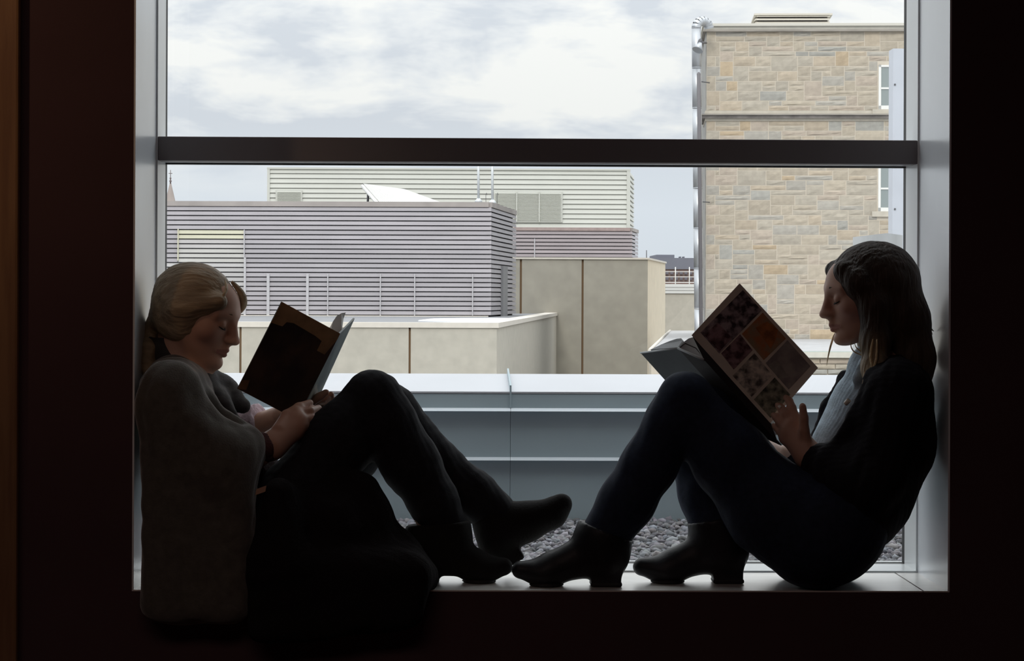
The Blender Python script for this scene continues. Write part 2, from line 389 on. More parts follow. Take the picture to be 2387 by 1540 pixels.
# taller tan block behind it
ztan = CAM_Z + 1.06
C1 = at_z(1510, 600.5, ztan); D1 = at_z(1551, 610, ztan)
tan = empty("concrete_tower", (C1.x, C1.y, ZB)); tag(tan, "tall grey-tan concrete building with brown vertical joints", "building")
xa, xb, xc = xat(1150, 640, C1.y), xat(1214, 700, C1.y), xat(1358, 700, C1.y)
sd2 = (D1 - C1).normalized(); sn2 = Vector((sd2.y, -sd2.x, 0))
zct = ztan - 0.05
prism("core", [(xa - 6, C1.y + .06), (C1.x - .06, C1.y + .06), xy(D1 - sn2 * .06), (D1.x - 8, D1.y)], ZB, ztan - .06, M_joint, tan)
for x0, x1 in ((xa - 6, xb - .028), (xb + .028, xc - .028), (xc + .028, C1.x)):
    box("wall_panel", (x0, C1.y, ZB), (x1, C1.y + .3, zct), M_pre2, tan)
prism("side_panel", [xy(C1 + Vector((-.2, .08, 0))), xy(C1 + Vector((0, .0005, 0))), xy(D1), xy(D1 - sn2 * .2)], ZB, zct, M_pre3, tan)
box("coping", (xa - 6, C1.y - .04, zct), (C1.x + .04, C1.y + .4, ztan), M_cop, tan)
prism("coping", [xy(C1 + Vector((-.3, .05, 0))), xy(C1 + Vector((.04, -.04, 0))), xy(D1 + sn2 * .04), xy(D1 - sn2 * .3)], zct, ztan - .001, M_cop, tan)
prism("roof", [(xa - 6, C1.y + .3), (C1.x - .2, C1.y + .3), xy(D1 - sn2 * .2), (D1.x - 8, D1.y)], ztan - .06, ztan - .02, M_roofing, tan)
an = tube("antenna", [at_dist(1507, 601, 66.9), at_dist(1507, 583, 66.9)], .012, mat("dark_metal", (.08, .08, .09), .5), None, 6)
tag(an, "thin dark rod standing on the corner of the tan concrete roof", "antenna")

# ================================================================ LOUVRED PLANT ROOMS
M_slat = mat("mauve_grey_slat", (0.42, 0.40, 0.435), 0.5, tint=True, var=0.07, vscale=1.2, stretch=(1, 1, 6))
M_gap = mat("dark_louvre_void", (0.10, 0.10, 0.11), 0.8)
M_fasc = mat("weathered_fascia", (0.36, 0.325, 0.31), 0.6, var=0.15, vscale=1.5)
M_bar = mat("louvre_bar", (0.52, 0.51, 0.53), 0.5)
M_cream = mat("cream_bar", (0.62, 0.60, 0.46), 0.5)
SC = (0.375, 0.355, 0.38)
def louvre_wall(root, P, Q, ztop, zbot, n, nrm, pitch, pieces=None, grow=True):
    """blades between P and Q (xy), from ztop down; pieces: list of (t0, t1, tint) per row"""
    h = pitch
    prof = [(0.0, h * .06), (h * .55, -h * .30 + h * .06), (h * .60, -h * .66), (h * .52, -h * .66), (h * .45, -h * .40), (-h * .02, -h * .06)]
    prof = [(h * .06, h * .12), (h * .48, h * .02), (h * .60, -h * .72), (h * .50, -h * .74), (h * .38, -h * .12), (h * .02, 0)]
    for i in range(n):
        z = ztop - h * i - h * .1
        for t0, t1, tn in (pieces(i) if pieces else [(0, 1, SC)]):
            a = P.lerp(Q, t0); b = P.lerp(Q, t1)
            if t1 == 1 and grow: b = b + (Q - P).normalized() * h * .55
            sweep("slat", (a.x, a.y, z), (b.x, b.y, z), prof, nrm, M_slat, root, tint=tn)
DD = 55.0
zdt = at_dist(1140, 471, DD).z; zdb = at_dist(1140, 736, DD).z
E = at_dist(1139, 600, DD); E = Vector((E.x, E.y, 0))
_f = at_z(1198, 490.5, zdt); Fp = Vector((_f.x, _f.y, 0))
Gp = E + Vector((-10.5, 0.35, 0))
dark = empty("louvred_plant_room", (E.x, E.y, zlow)); tag(dark, "large mauve-grey louvred plant room on the low concrete roof", "building")
nf = Vector((E - Gp)).normalized(); nf = Vector((nf.y, -nf.x, 0)); ns = (Fp - E).normalized(); ns = Vector((ns.y, -ns.x, 0))
prism("core", [xy(Gp), xy(E - ns * .03 - nf * .03), xy(Fp - ns * .03), (Fp.x - 11, Fp.y)], zlow - .028, zdt - .02, M_gap, dark)
pitch = (zdt - zdb - 0.12) / 23.0
def tfront(px): return (at_dist(px, 600, DD).x - Gp.x) / (E.x - Gp.x)
t413, t567 = tfront(413), tfront(568)
g_ = random.Random(5)
def tn(base=SC, v=.08):
    k = 1 + g_.uniform(-v, v); return (base[0] * k * 1.0, base[1] * k, base[2] * k)
def front_pieces(i):
    if 5 <= i <= 11:
        mid = (0.60, 0.58, 0.45) if i in (5, 6) else (0.50, 0.49, 0.47)
        if i in (7, 8): mid = (0.47, 0.45, 0.45)
        return [(0, t413 - .001, tn()), (t413, t567, mid), (t567 + .001, 1, tn())]
    if i > 11: return [(0, t567, tn((0.45, .44, .44))), (t567 + .001, 1, tn())]
    return [(0, 1, tn())]
z0s = zdt - 0.12
louvre_wall(dark, Gp, E, z0s, zdb, 23, nf, pitch, front_pieces)
louvre_wall(dark, E, Fp, z0s, zdb, 23, ns, pitch, lambda i: [(0, 1, tn())], False)
sweep("fascia", (Gp.x, Gp.y, zdt), (E.x, E.y, zdt), [(-.05, 0), (.075, 0), (.075, -.115), (-.05, -.115)], nf, M_fasc, dark)
sweep("fascia", (E.x, E.y, zdt), (Fp.x, Fp.y, zdt), [(-.05, -.001), (.075, -.001), (.075, -.115), (-.05, -.115)], ns, M_fasc, dark)
prism("roof", [xy(Gp), xy(E), xy(Fp), (Fp.x - 11, Fp.y)], zdt - .05, zdt - .012, M_roofing, dark)
def vbar(px, py0, py1, wpx, m):
    a, b = at_dist(px, py0, DD), at_dist(px, py1, DD); w = wpx / 103 / 2; t = tfront(px); p = Gp.lerp(E, t)
    box("louvre_bar", (p.x - w, p.y - .095, b.z), (p.x + w, p.y - .02, a.z), m, dark)
vbar(413, 533, 607, 2.5, M_cream); vbar(568, 535, 600, 2.5, M_bar); vbar(570, 600, 735, 5, M_bar)
for px, w in ((624.5, 6.5), (716.5, 6), (764, 2.5), (887, 2.5), (967, 2.5), (1102, 2.5)): vbar(px, 638, 735, w, M_bar)
pa, pb = E.lerp(Fp, .38), E.lerp(Fp, .56)
hexa("side_post", [(*xy(pa + ns * .05), zdb - .03), (*xy(pa + ns * .11), zdb - .03), (*xy(pb + ns * .11), zdb - .03), (*xy(pb + ns * .05), zdb - .03),
                   (*xy(pa + ns * .05), zdb + 1.16), (*xy(pa + ns * .11), zdb + 1.16), (*xy(pb + ns * .11), zdb + 1.16), (*xy(pb + ns * .05), zdb + 1.16)], mat("side_post_metal", (.25, .25, .26), .6), dark)
sweep("base_kerb", (Gp.x, Gp.y, zdb), (E.x, E.y, zdb), [(-.05, 0), (.12, 0), (.12, zlow - .03 - zdb), (-.05, zlow - .03 - zdb)], nf, M_cop, dark)
# two masts at its corner
M_mast = mat("pale_mast", (0.62, 0.65, 0.67), 0.4, metal=.2)
for i, (px, yb, dd) in enumerate(((1115.5, 469, 56.5), (1148, 472, 56.0))):
    b = at_dist(px, yb, dd); t = at_dist(px - .5, 352, dd)
    r = empty("roof_mast", b); tag(r, ("pale roof mast farther from" if i == 0 else "pale roof mast at") + " the corner of the louvred plant room", "mast", "pale masts on the plant room roof")
    tube("pole", [b, t], .03, M_mast, r, 10)
    tube("flashing_cone", [b + Vector((0, 0, -.03)), b + Vector((0, 0, .015)), b + Vector((0, 0, .07))], [.09, .085, .032], M_mast, r, 12)
for px in (1133, 1159):
    o = tube("cable_stub", [at_dist(px, 482, 57), at_dist(px - .5, 452, 57), at_dist(px + 1, 449, 57), at_dist(px + 2, 455, 57)], .006, mat("dark_metal"), None, 6)
    tag(o, "thin dark bent cable " + ("between the two pale roof masts" if px == 1133 else "right beside the outer pale roof mast"), "cable")

# small louvred plant room on the tan block
D2 = 72.0
zq, zr = at_dist(1300, 530, D2).z, at_dist(1300, 600, D2).z
H1 = at_dist(1447.5 + 21, 560, D2); H1 = Vector((H1.x, H1.y, 0)); H0 = H1 + Vector((-7, 0, 0))
_h = at_z(1483, 536, zq); H2 = Vector((_h.x, _h.y, 0))
sm = empty("louvred_plant_room", (H1.x, H1.y, ztan)); tag(sm, "small mauve louvred plant room on the tan concrete building", "building")
ns2 = (H2 - H1).normalized(); ns2 = Vector((ns2.y, -ns2.x, 0))
prism("core", [xy(H0), xy(H1 + Vector((-.03, .03, 0))), xy(H2 - ns2 * .03), (H2.x - 7.4, H2.y)], ztan - .018, zq - .02, M_gap, sm)
p2 = (zq - zr - .11) / 7
SC2 = (0.36, 0.315, 0.33)
louvre_wall(sm, H0, H1, zq - .11, zr, 7, Vector((0, -1, 0)), p2, lambda i: [(0, 1, tn(SC2))])
louvre_wall(sm, H1, H2, zq - .11, zr, 7, ns2, p2, lambda i: [(0, 1, tn())], False)
sweep("fascia", (H0.x, H0.y, zq), (H1.x, H1.y, zq), [(-.05, 0), (.08, 0), (.08, -.1), (-.05, -.1)], (0, -1, 0), mat("red_brown_fascia", (.36, .28, .265), .6, var=.1), sm)
sweep("fascia", (H1.x, H1.y, zq), (H2.x, H2.y, zq), [(-.05, -.001), (.08, -.001), (.08, -.1), (-.05, -.1)], ns2, M_fasc, sm)
xv_ = at_dist(1246, 560, D2).x
box("louvre_bar", (xv_ - .015, H1.y - .09, zr), (xv_ + .015, H1.y - .02, at_dist(1246, 556, D2).z), M_bar, sm)

# white corrugated penthouse
D3 = 90.0; YW = CAM_Y + D3
M_white = mat("off_white_siding", (0.58, 0.59, 0.55), 0.5, var=0.03, vscale=1)
M_wgap = mat("siding_groove", (0.38, 0.39, 0.37), 0.7)
wx0, wx1 = at_dist(625, 430, D3).x, at_dist(1465, 460, D3).x
wz1, wz0 = at_dist(1000, 392.5, D3).z, at_dist(1300, 530, D3).z
wh = empty("corrugated_penthouse", (wx0, YW, ztan)); tag(wh, "white ribbed metal penthouse behind the louvred plant rooms", "building")
_w = at_z(1475.5, 408, wz1); W2 = Vector((_w.x, _w.y, 0)); W1 = Vector((wx1, YW, 0)); nw = (W2 - W1).normalized(); nw = Vector((nw.y, -nw.x, 0))
prism("core", [(wx0 + .03, YW), (wx1 - .03, YW), xy(W2 - nw * .05), (W2.x - 13, W2.y)], ZB, wz1 - .02, M_wgap, wh)
wp = 11.35 * D3 / F_PX
rows = int((wz1 - wz0) / wp) + 2
for i in range(rows):
    z = wz1 - .05 - wp * i
    sweep("siding_plank", (wx0 + .05, YW, z), (wx1 - .04, YW, z), [(-.01, 0), (.02, 0), (.055, -wp * .75), (.055, -wp * .86), (-.01, -wp * .86)], (0, -1, 0), M_white, wh)
    sweep("siding_plank", (W1.x, W1.y, z), (W2.x, W2.y, z), [(-.01, 0), (.02, 0), (.055, -wp * .75), (.055, -wp * .86), (-.01, -wp * .86)], nw, M_white, wh)
box("corner_trim", (wx0 - .03, YW - .08, wz0 - 1), (wx0 + .07, YW + .05, wz1), M_white, wh)
box("corner_trim", (wx1 - .07, YW - .08, wz0 - 1), (wx1 + .06, YW + .05, wz1), M_white, wh)
box("roof_edge", (wx0 - .04, YW - .09, wz1 - .05), (wx1 + .07, YW + .2, wz1 + .01), M_white, wh)
def vent(px0, px1, py0, py1, cols, label):
    a, b = at_dist(px0, py0, D3), at_dist(px1, py1, D3)
    fr = box("wall_vent", (a.x, YW - .10, b.z), (b.x, YW - .05, a.z), M_white, wh); fr['label'] = label
    def sub_(o): o.parent = fr; o.matrix_parent_inverse = Matrix.Identity(4)
    nn = max(4, int((a.z - b.z) / .05)); wdt = (b.x - a.x - .06) / cols
    for c in range(cols):
        x0 = a.x + .03 + c * wdt
        vs, fs = [], []
        for j in range(nn):
            z = a.z - .05 - (a.z - b.z - .1) * j / nn; h = (a.z - b.z - .1) / nn
            q = [(x0 + .02, YW - .10, z), (x0 + wdt - .02, YW - .10, z), (x0 + wdt - .02, YW - .135, z - h * .7), (x0 + .02, YW - .135, z - h * .7)]
            q2 = [(p[0], p[1] + .008, p[2]) for p in q]; k = len(vs); vs += q + q2
            fs += [tuple(k + u for u in f) for f in BOXF]
        o = mesh_obj("vent_slats", vs, fs, mat("vent_slat_paint", (.56, .57, .52), .5)); fix_normals(o); sub_(o); o['kind'] = 'stuff'
        if c: sub_(box("vent_post", (x0 - .02, YW - .15, b.z), (x0 + .02, YW - .09, a.z), M_white))
vent(643, 705, 443, 474, 1, "small slatted wall vent"); vent(1150, 1311, 446, 518, 3, "wide three-bay slatted wall vent")

# ribbed lean-to roof on the plant room
M_rib = mat("ribbed_white_sheet", (.74, .74, .72), .4, metal=.1)
def ribbed():
    r = empty("ribbed_hood", at_dist(900, 472, 62)); tag(r, "slanted white ribbed metal hood poking above the large plant room", "hood")
    TL, TR, BL, BR = [np.array(p) for p in (at_dist(846, 431, 64), at_dist(942, 444, 66), at_dist(893, 485, 58), at_dist(1040, 480, 60))]
    n = 30; vs, fs = [], []
    nrm = np.cross(BL - TL, TR - TL); nrm /= np.linalg.norm(nrm); nrm = nrm if nrm[2] > 0 else -nrm
    for i in range(n * 4 + 1):
        t = i / (n * 4); h = (0.045, 0.045, 0, 0)[i % 4]; 
        for p in (TL + (TR - TL) * t, BL + (BR - BL) * t): vs += [p + nrm * h, p + nrm * (h - .03)]
    for i in range(n * 4):
        a, b = i * 4, i * 4 + 4
        fs += [(a, b, b + 2, a + 2), (a + 1, a + 3, b + 3, b + 1), (a, a + 1, b + 1, b), (a + 2, b + 2, b + 3, a + 3)]
    o = mesh_obj("ribbed_sheet", vs, fs, M_rib); fix_normals(o); place(o, r)
    tube("verge_trim", [TL - nrm * .03, BL - nrm * .03], .05, M_rib, r, 8)
    tube("support_leg", [at_dist(858, 452, 63), at_dist(857, 482, 63)], .03, mat("dark_metal"), r, 8)
ribbed()

# church spire far away
M_spire = mat("weathered_copper_stone", (.36, .31, .29), .8, var=.12, vscale=.4)
sp0 = at_dist(397, 520, 200)
spr = empty("church_spire", sp0); tag(spr, "distant pointed church spire with cross beside the left window jamb", "spire")
def sz(py): return at_dist(397, py, 200).z
zb_, ztp = sz(520), sz(428)
vs = []; n8 = 8
for z, r in ((zb_, .86), (sz(470), .42), (ztp, .07)):
    for k in range(n8):
        a = k * math.pi / 4 + .2; vs.append((sp0.x + r * math.cos(a), sp0.y + r * math.sin(a), z))
fs = [(i * 8 + k, i * 8 + (k + 1) % 8, i * 8 + 8 + (k + 1) % 8, i * 8 + 8 + k) for i in range(2) for k in range(8)] + [tuple(range(8)), tuple(range(16, 24))]
o = mesh_obj("spire_roof", vs, fs, M_spire); fix_normals(o); place(o, spr)
M_iron = mat("finial_iron", (.15, .12, .12), .6)
tube("finial", [(sp0.x, sp0.y, z) for z in (ztp - .05, sz(424), sz(422), sz(420), sz(417), sz(415), sz(413))], [.07, .06, .12, .06, .05, .09, .03], M_iron, spr, 10)
cr = tube("cross", [(sp0.x, sp0.y, sz(413)), (sp0.x, sp0.y, sz(396))], .03, M_iron, spr, 6)
box("tower", (sp0.x - .8, sp0.y - .8, ZB), (sp0.x + .8, sp0.y + .8, zb_), M_spire, spr)
tube("cross_arm", [(sp0.x - .15, sp0.y, sz(404)), (sp0.x + .15, sp0.y, sz(404))], .03, M_iron, spr, 6)

# ================================================================ FAR BLOCK, RAILING, DARK FAR BUILDING
D4 = 80.0; Y4 = CAM_Y + D4
M_wband = mat("white_fascia_band", (.68, .69, .68), .5)
fb = empty("annexe_wall", (at_dist(1580, 720, D4).x, Y4, ZB)); tag(fb, "distant beige wall topped by a white fascia under the railing", "building")
fx0, fx1 = at_dist(1535, 700, D4).x, at_dist(1665, 700, D4).x
z662, z684 = at_dist(1580, 662, D4).z, at_dist(1580, 684, D4).z
box("wall", (fx0, Y4, ZB), (fx1, Y4 + 4, z684), M_pre, fb)
zz = [z684 + (z662 - z684) * k / 3 for k in range(4)]
for k in range(3): box("fascia_board", (fx0, Y4 - .05 - .02 * k, zz[k] + .006), (fx1, Y4 + 4, zz[k + 1]), M_wband, fb)
M_rail = mat("white_railing_paint", (.80, .80, .78), .4)
rl = empty("roof_railing", (at_dist(1590, 662, D4).x, Y4, z662)); tag(rl, "white tubular roof railing above the distant fascia", "railing")
for px in (1543, 1575, 1607.5, 1640):
    a, b = at_dist(px, 622, D4), at_dist(px, 662, D4); tube("post", [(b.x, Y4 + .1, z662), (b.x, Y4 + .1, a.z)], .018, M_rail, rl, 6)
for py in (633, 645, 658):
    z = at_dist(1580, py, D4).z; tube("rail", [(fx0, Y4 + .1, z), (fx1, Y4 + .1, z)], .011, M_rail, rl, 6)
D5 = 160.0; Y5 = CAM_Y + D5
M_far1 = mat("dark_slate_wall", (.16, .165, .20), .8, var=.08, vscale=.5)
M_far2 = mat("red_brown_brick_far", (.22, .16, .145), .9, var=.15, vscale=1.5)
M_farwin = mat("far_window_glass", (.13, .12, .14), .3)
far = empty("far_building", (at_dist(1580, 640, D5).x, Y5, ZB)); tag(far, "dark slate-topped brick building on the horizon", "building")
def fx(px): return at_dist(px, 640, D5).x
def fz(py): return at_dist(1580, py, D5).z
box("lower_storeys", (fx(1500), Y5, ZB), (fx(1660), Y5 + 10, fz(627)), M_far2, far)
box("slate_storey", (fx(1522), Y5 - .1, fz(627)), (fx(1660), Y5 + 10, fz(601)), M_far1, far)
box("plant_room", (fx(1533), Y5 + 1, fz(602)), (fx(1575), Y5 + 7, fz(593)), M_far1, far)
for px in (1588, 1596): box("chimney", (fx(px), Y5 + 1, fz(601.5)), (fx(px + 3), Y5 + 2, fz(597)), M_far1, far)
for px in range(1540, 1650, 11):
    for py in (632, 645): box("window", (fx(px), Y5 - .16, fz(py + 7)), (fx(px + 7), Y5 - .08, fz(py)), M_farwin, far)

# ================================================================ THE STONE BUILDING
D6 = 55.0
M_stone = mat("cut_limestone", (.5, .45, .37), .9, tint=True, var=.09, vscale=9, bump=.12, bscale=25)
M_mortar = mat("pale_mortar", (.60, .54, .455), .9, var=.05)
M_course = mat("grey_stone_course", (.31, .285, .255), .85, var=.18, vscale=2, stretch=(1, 1, 3))
P0 = at_dist(1645, 690, D6); P0 = Vector((P0.x, P0.y, 0))
RA = math.radians(4.4)
ux = Vector((math.cos(RA), -math.sin(RA), 0)); un = Vector((-math.sin(RA), -math.cos(RA), 0))   # along the face, outwards
def uv(px, py):                          # pixel -> (u, z) on the stone face
    d = ray(px, py); t = (P0 - CAM).dot(un) / d.dot(un); p = CAM + d * t
    return (p - P0).dot(ux), p.z
def SP(u, o, z): return Vector((P0.x, P0.y, 0)) + ux * u + un * o + Vector((0, 0, z))
st = empty("stone_building", (P0.x, P0.y, ZB)); tag(st, "buff cut-stone building with string course and sash windows", "building")
UR = uv(2330, 300)[0]
zst = uv(1700, 72)[1]
def fbox(name, u0, u1, o0, o1, z0, z1, m, parent=st, tint=None):
    return hexa(name, [SP(u0, o1, z0), SP(u1, o1, z0), SP(u1, o0, z0), SP(u0, o0, z0), SP(u0, o1, z1), SP(u1, o1, z1), SP(u1, o0, z1), SP(u0, o0, z1)], m, parent, tint)
fbox("core", 0.0, UR, -8, .0, ZB, zst, M_mortar)
M_sidew = mat("grey_side_stone", (.34, .335, .32), .9, var=.2, vscale=3)
fbox("side_wall", -.02, .0, -7.9, -.03, ZB, zst, M_sidew)
# trim
def zrow(py): return uv(1800, py)[1]
fbox("cornice", -.09, UR, -8, .10, zrow(74), zrow(69.5), M_course)
fbox("cornice", -.07, UR, -8, .07, zrow(69.5), zrow(61.5), mat("roof_edge_stone", (.50, .48, .43), .8, var=.06))
fbox("roof_edge", -.10, UR, -8, .12, zrow(61.5), zrow(55.5), mat("roof_edge_metal", (.60, .58, .52), .5))
fbox("string_course", -.03, UR, -2, .03, zrow(266), zrow(258), mat("plain_band_stone", (.53, .49, .42), .85, var=.08))
fbox("string_course", -.14, UR, -2, .14, zrow(269), zrow(266), M_course)
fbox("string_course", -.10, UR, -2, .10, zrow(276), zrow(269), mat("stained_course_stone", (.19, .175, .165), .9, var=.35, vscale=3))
fbox("string_course", -.03, UR, -2, .03, zrow(282), zrow(276), mat("plain_band_stone"))
# windows
WU0, WU1 = uv(2048, 200)[0], uv(2122, 200)[0]
M_wpaint = mat("white_window_paint", (.80, .80, .78), .4)
M_wglass = mat("sash_glass", (.26, .30, .30), .08, spec=1.0)
def sash(py0, py1, mid):
    za, zb2, zm = zrow(py0), zrow(py1), zrow(mid)
    w = fbox("window", WU0, WU1, -.05, .006, zb2, za, M_wpaint)
    for z0, z1 in ((zm + .02, za - .05), (zb2 + .09, zm - .02)):
        g = fbox("pane", WU0 + .06, WU1 - .06, -.02, .011, z0, z1, M_wglass, None); g.parent = w; g.matrix_parent_inverse = w.matrix_world.inverted()
    for a, b, z0, z1 in ((WU0, WU1, zb2, zb2 + .08), (WU0, WU1, za - .045, za), (WU0, WU0 + .055, zb2, za), (WU1 - .055, WU1, zb2, za), (WU0 + .05, WU1 - .05, zm - .02, zm + .02)):
        g = fbox("window_frame", a, b, -.02, .03, z0, z1, M_wpaint, None); g.parent = w; g.matrix_parent_inverse = w.matrix_world.inverted()
    fbox("window_sill", WU0 - .14, WU1 + .14, -.1, .06, zb2 - .12, zb2, mat("plain_band_stone"))
    return zb2 - .12, za
wins = [sash(152, 255, 206), sash(362, 492, 439)]
# ashlar: random-coursed blocks, each one an object
PAL = [((.445, .390, .315), 9), ((.430, .388, .325), 7), ((.405, .380, .338), 6), ((.47, .375, .265), 1.3), ((.465, .395, .310), 5), ((.365, .355, .325), 1.6), ((.45, .385, .320), 5)]
def pick(): return rnd.choices([p[0] for p in PAL], [p[1] for p in PAL])[0]
def stone_mesh(u0, u1, z0, z1, g):
    w, h = u1 - u0, z1 - z0; nu, nz = max(2, min(6, int(w / .11))), 3
    ph = [g.uniform(0, 6.28) for _ in range(4)]; amp = g.choice([.004, .008, .014])
    vs, fs = [], []
    for j in range(nz + 1):
        for i in range(nu + 1):
            a, b = i / nu, j / nz; edge = (i in (0, nu)) or (j in (0, nz))
            o = .0 if edge else .010 + amp * (math.sin(a * 5 + ph[0]) * math.sin(b * 4 + ph[1])) + g.uniform(-.003, .005)
            vs.append(SP(u0 + w * a + (0 if edge else g.uniform(-.01, .01)), .005 + o, z0 + h * b))
    for j in range(nz):
        for i in range(nu):
            k = j * (nu + 1) + i; fs.append((k, k + 1, k + nu + 2, k + nu + 1))
    k0 = len(vs)
    for (u, z) in ((u0, z0), (u1, z0), (u1, z1), (u0, z1)): vs.append(SP(u, -.03, z))
    bot = list(range(nu + 1)); top = [nz * (nu + 1) + i for i in range(nu + 1)]
    lf = [j * (nu + 1) for j in range(nz + 1)]; rt = [j * (nu + 1) + nu for j in range(nz + 1)]
    fs += [tuple(bot[::-1] + [k0, k0 + 1]), tuple(top + [k0 + 2, k0 + 3]), tuple(lf + [k0 + 3, k0]), tuple(rt[::-1] + [k0 + 1, k0 + 2])]
    return vs, fs
def ashlar(zhi, zlo, gg):
    mod = 11.6 / 103.0; n = round((zhi - zlo) / mod); mod = (zhi - zlo) / n; cu = .05
    m = int(UR / cu); occ = np.zeros((n, m + 40), bool); out = []
    for wz0, wz1 in wins:                # keep windows free
        for i in range(n):
            za, zb3 = zhi - i * mod, zhi - (i + 1) * mod
            if zb3 < wz1 + .01 and za > wz0 - .01: occ[i, int((WU0 - .02) / cu):int((WU1 + .02) / cu) + 1] = True
    i = 0; k = 0                          # quoins at the corner
    while i < n:
        h = min(gg.choice([2, 2, 3]), n - i); w = int((.30 if k % 2 else .17) / cu) + 1
        out.append((0, w, i, h)); occ[i:i + h, :w] = True; i += h; k += 1
    for i in range(n):
        j = 0
        while j < m:
            if occ[i, j]: j += 1; continue
            free = 0
            while j + free < m + 30 and not occ[i, j + free] and free < 20: free += 1
            h = gg.choices([1, 2, 3], [48, 44, 8])[0]; h = min(h, n - i)
            w = gg.randint(5, 13) if h > 1 else gg.randint(6, 17)
            w = min(w, free)
            if free - w < 4: w = free if free < 18 else w - 4
            while h > 1 and occ[i:i + h, j:j + w].any(): h -= 1
            occ[i:i + h, j:j + w] = True; out.append((j, w, i, h)); j += w
    res = []
    for j, w, i, h in out:
        g2 = .009
        res.append((j * cu + g2, min((j + w) * cu, UR) - g2, zhi - (i + h) * mod + g2, zhi - i * mod - g2))
    return res
stones = ashlar(zst - .02, zrow(258), random.Random(11)) + ashlar(zrow(282), zrow(905), random.Random(12))
U_in, ZV = uv(2076, 400)[0], zrow(872)
def seen(s):
    u0, u1, z0, z1 = s
    if u0 > U_in or z1 < ZV: return 0
    a, b = zrow(325), zrow(390)
    if z0 > b - .02 and z1 < a + .02: return 0
    # behind the readers' heads and the comic
    cx, cz_ = (u0 + u1) / 2, (z0 + z1) / 2; ux0 = uv(1930, 700)[0]
    if cx > ux0 and cz_ < zrow(580): return 0.0001
    return (u1 - u0) * (z1 - z0)
stones.sort(key=seen, reverse=True)
gg = random.Random(21); rest_v, rest_f, rest_c = [], [], []
for k, s in enumerate(stones):
    vs, fs = stone_mesh(*s, gg); c = pick(); q = gg.uniform(.93, 1.07); c = tuple(x * q for x in c)
    if k < 300 and seen(s) > 0:
        o = mesh_obj("stone", vs, fs, M_stone, tint=c); fix_normals(o); place(o, st)
    else:
        n0 = len(rest_v); rest_v += vs; rest_f += [tuple(n0 + i for i in f) for f in fs]; rest_c += [c] * len(vs)
o = mesh_obj("stone_rest", rest_v, rest_f, M_stone, tint=np.array(rest_c)); fix_normals(o); place(o, st); o['kind'] = 'stuff'

# louvred vent box on its roof
M_lou = mat("beige_vent_metal", (.60, .57, .51), .5)
M_loud = mat("vent_shadow_gap", (.14, .13, .125), .8)
vb = empty("roof_vent", SP(uv(1853, 40)[0], -1.5, zrow(55))); tag(vb, "beige louvred vent box on the stone building's roof", "vent")
vu0, vu1 = uv(1768, 40)[0], uv(1941, 40)[0]; vz0, vz1 = zrow(56), zrow(22)
fbox("core", vu0 + .05, vu1 - .05, -2.6, -.95, vz0, vz1 - .02, M_loud, vb)
for i in range(4):
    z = vz0 + (vz1 - vz0) * (i + .9) / 4.15; h = (vz1 - vz0) / 4.15
    for (a, b, nr) in ((SP(vu0, -.9, z), SP(vu1, -.9, z), un), (SP(vu0, -2.6, z), SP(vu0, -.9, z), -ux)):
        sweep("slat", a, b, [(-.04, 0), (.02, 0), (.07, -h * .62), (.05, -h * .62), (-.04, -.03)], nr, M_lou, vb)
fbox("lid", vu0 - .06, vu1 + .06, -2.7, -.83, vz1 - .03, vz1 + .01, M_lou, vb)

# galvanised duct climbing the corner
M_galv = mat("galvanised_steel", (.52, .54, .57), .42, metal=.65, var=.12, vscale=4, stretch=(1, 1, .3))
dr = .105
d_top = at_dist(1623, 64, 54.3); d_bot = at_dist(1631, 905, 54.3)
duct = empty("flue_duct", d_bot); tag(duct, "shiny galvanised duct pipe climbing the corner of the stone building", "duct")
nseg = 9
for i in range(nseg):
    a = d_bot.lerp(d_top, i / nseg); b = d_bot.lerp(d_top, (i + 1) / nseg)
    tube("duct_section", [a, a.lerp(b, .975)], dr, M_galv, duct, 20, cap=True)
    tube("joint_band", [b + Vector((0, 0, -.014)), b + Vector((0, 0, .004))], dr + .0025, M_galv, duct, 20)
e_end = SP(.12, -.4, zrow(63))
arc = []
for k in range(9):
    a = math.pi * k / 8; c = (Vector(d_top) + Vector((.155, 0.1, 0)))
    arc.append(c + Vector((-.155 * math.cos(a), -.1 * math.cos(a), .155 * math.sin(a))))
for k in range(8):
    tube("elbow_gore", [arc[k], arc[k].lerp(arc[k + 1], .5), arc[k + 1]], [dr * (.98 if k % 2 else 1.0), dr * 1.04, dr * (1.0 if k % 2 else .98)], M_galv, duct, 18, cap=False)
M_brk = mat("dark_bracket", (.12, .12, .13), .5)
for py in (190, 470): 
    p = at_dist(1634, py, 54.3); tube("wall_bracket", [p, p + Vector((.22, .3, 0))], .014, M_brk, duct, 6)
# small dark service pipe beside it
cp = tube("service_pipe", [at_dist(1628.5, 168, 54.0), at_dist(1628.7, 172, 54.0), at_dist(1635.5, 905, 54.0)], [.02, .042, .042], mat("dark_service_pipe", (.16, .15, .16), .5), None, 8)
tag(cp, "slim dark service pipe running close against the galvanised duct", "pipe")
# flood light
fl = empty("flood_light", at_dist(1640, 98, 54.5)); tag(fl, "grey bell-shaped flood light on the corner of the stone building", "light fixture")
tube("arm", [at_dist(1646, 100, 54.8), at_dist(1634, 99, 54.2)], .025, M_brk, fl, 8)
tube("lamp_housing", [at_dist(1634, 90, 54.2), at_dist(1633, 94, 54.2), at_dist(1630, 104, 54.2)], [.02, .045, .05], M_brk, fl, 12)
tube("lamp_shade", [at_dist(1633, 99, 54.1), at_dist(1630.5, 106, 54.1), at_dist(1626, 117, 54.05)], [.035, .07, .125], mat("shade_aluminium", (.5, .52, .55), .35, metal=.6), fl, 18)

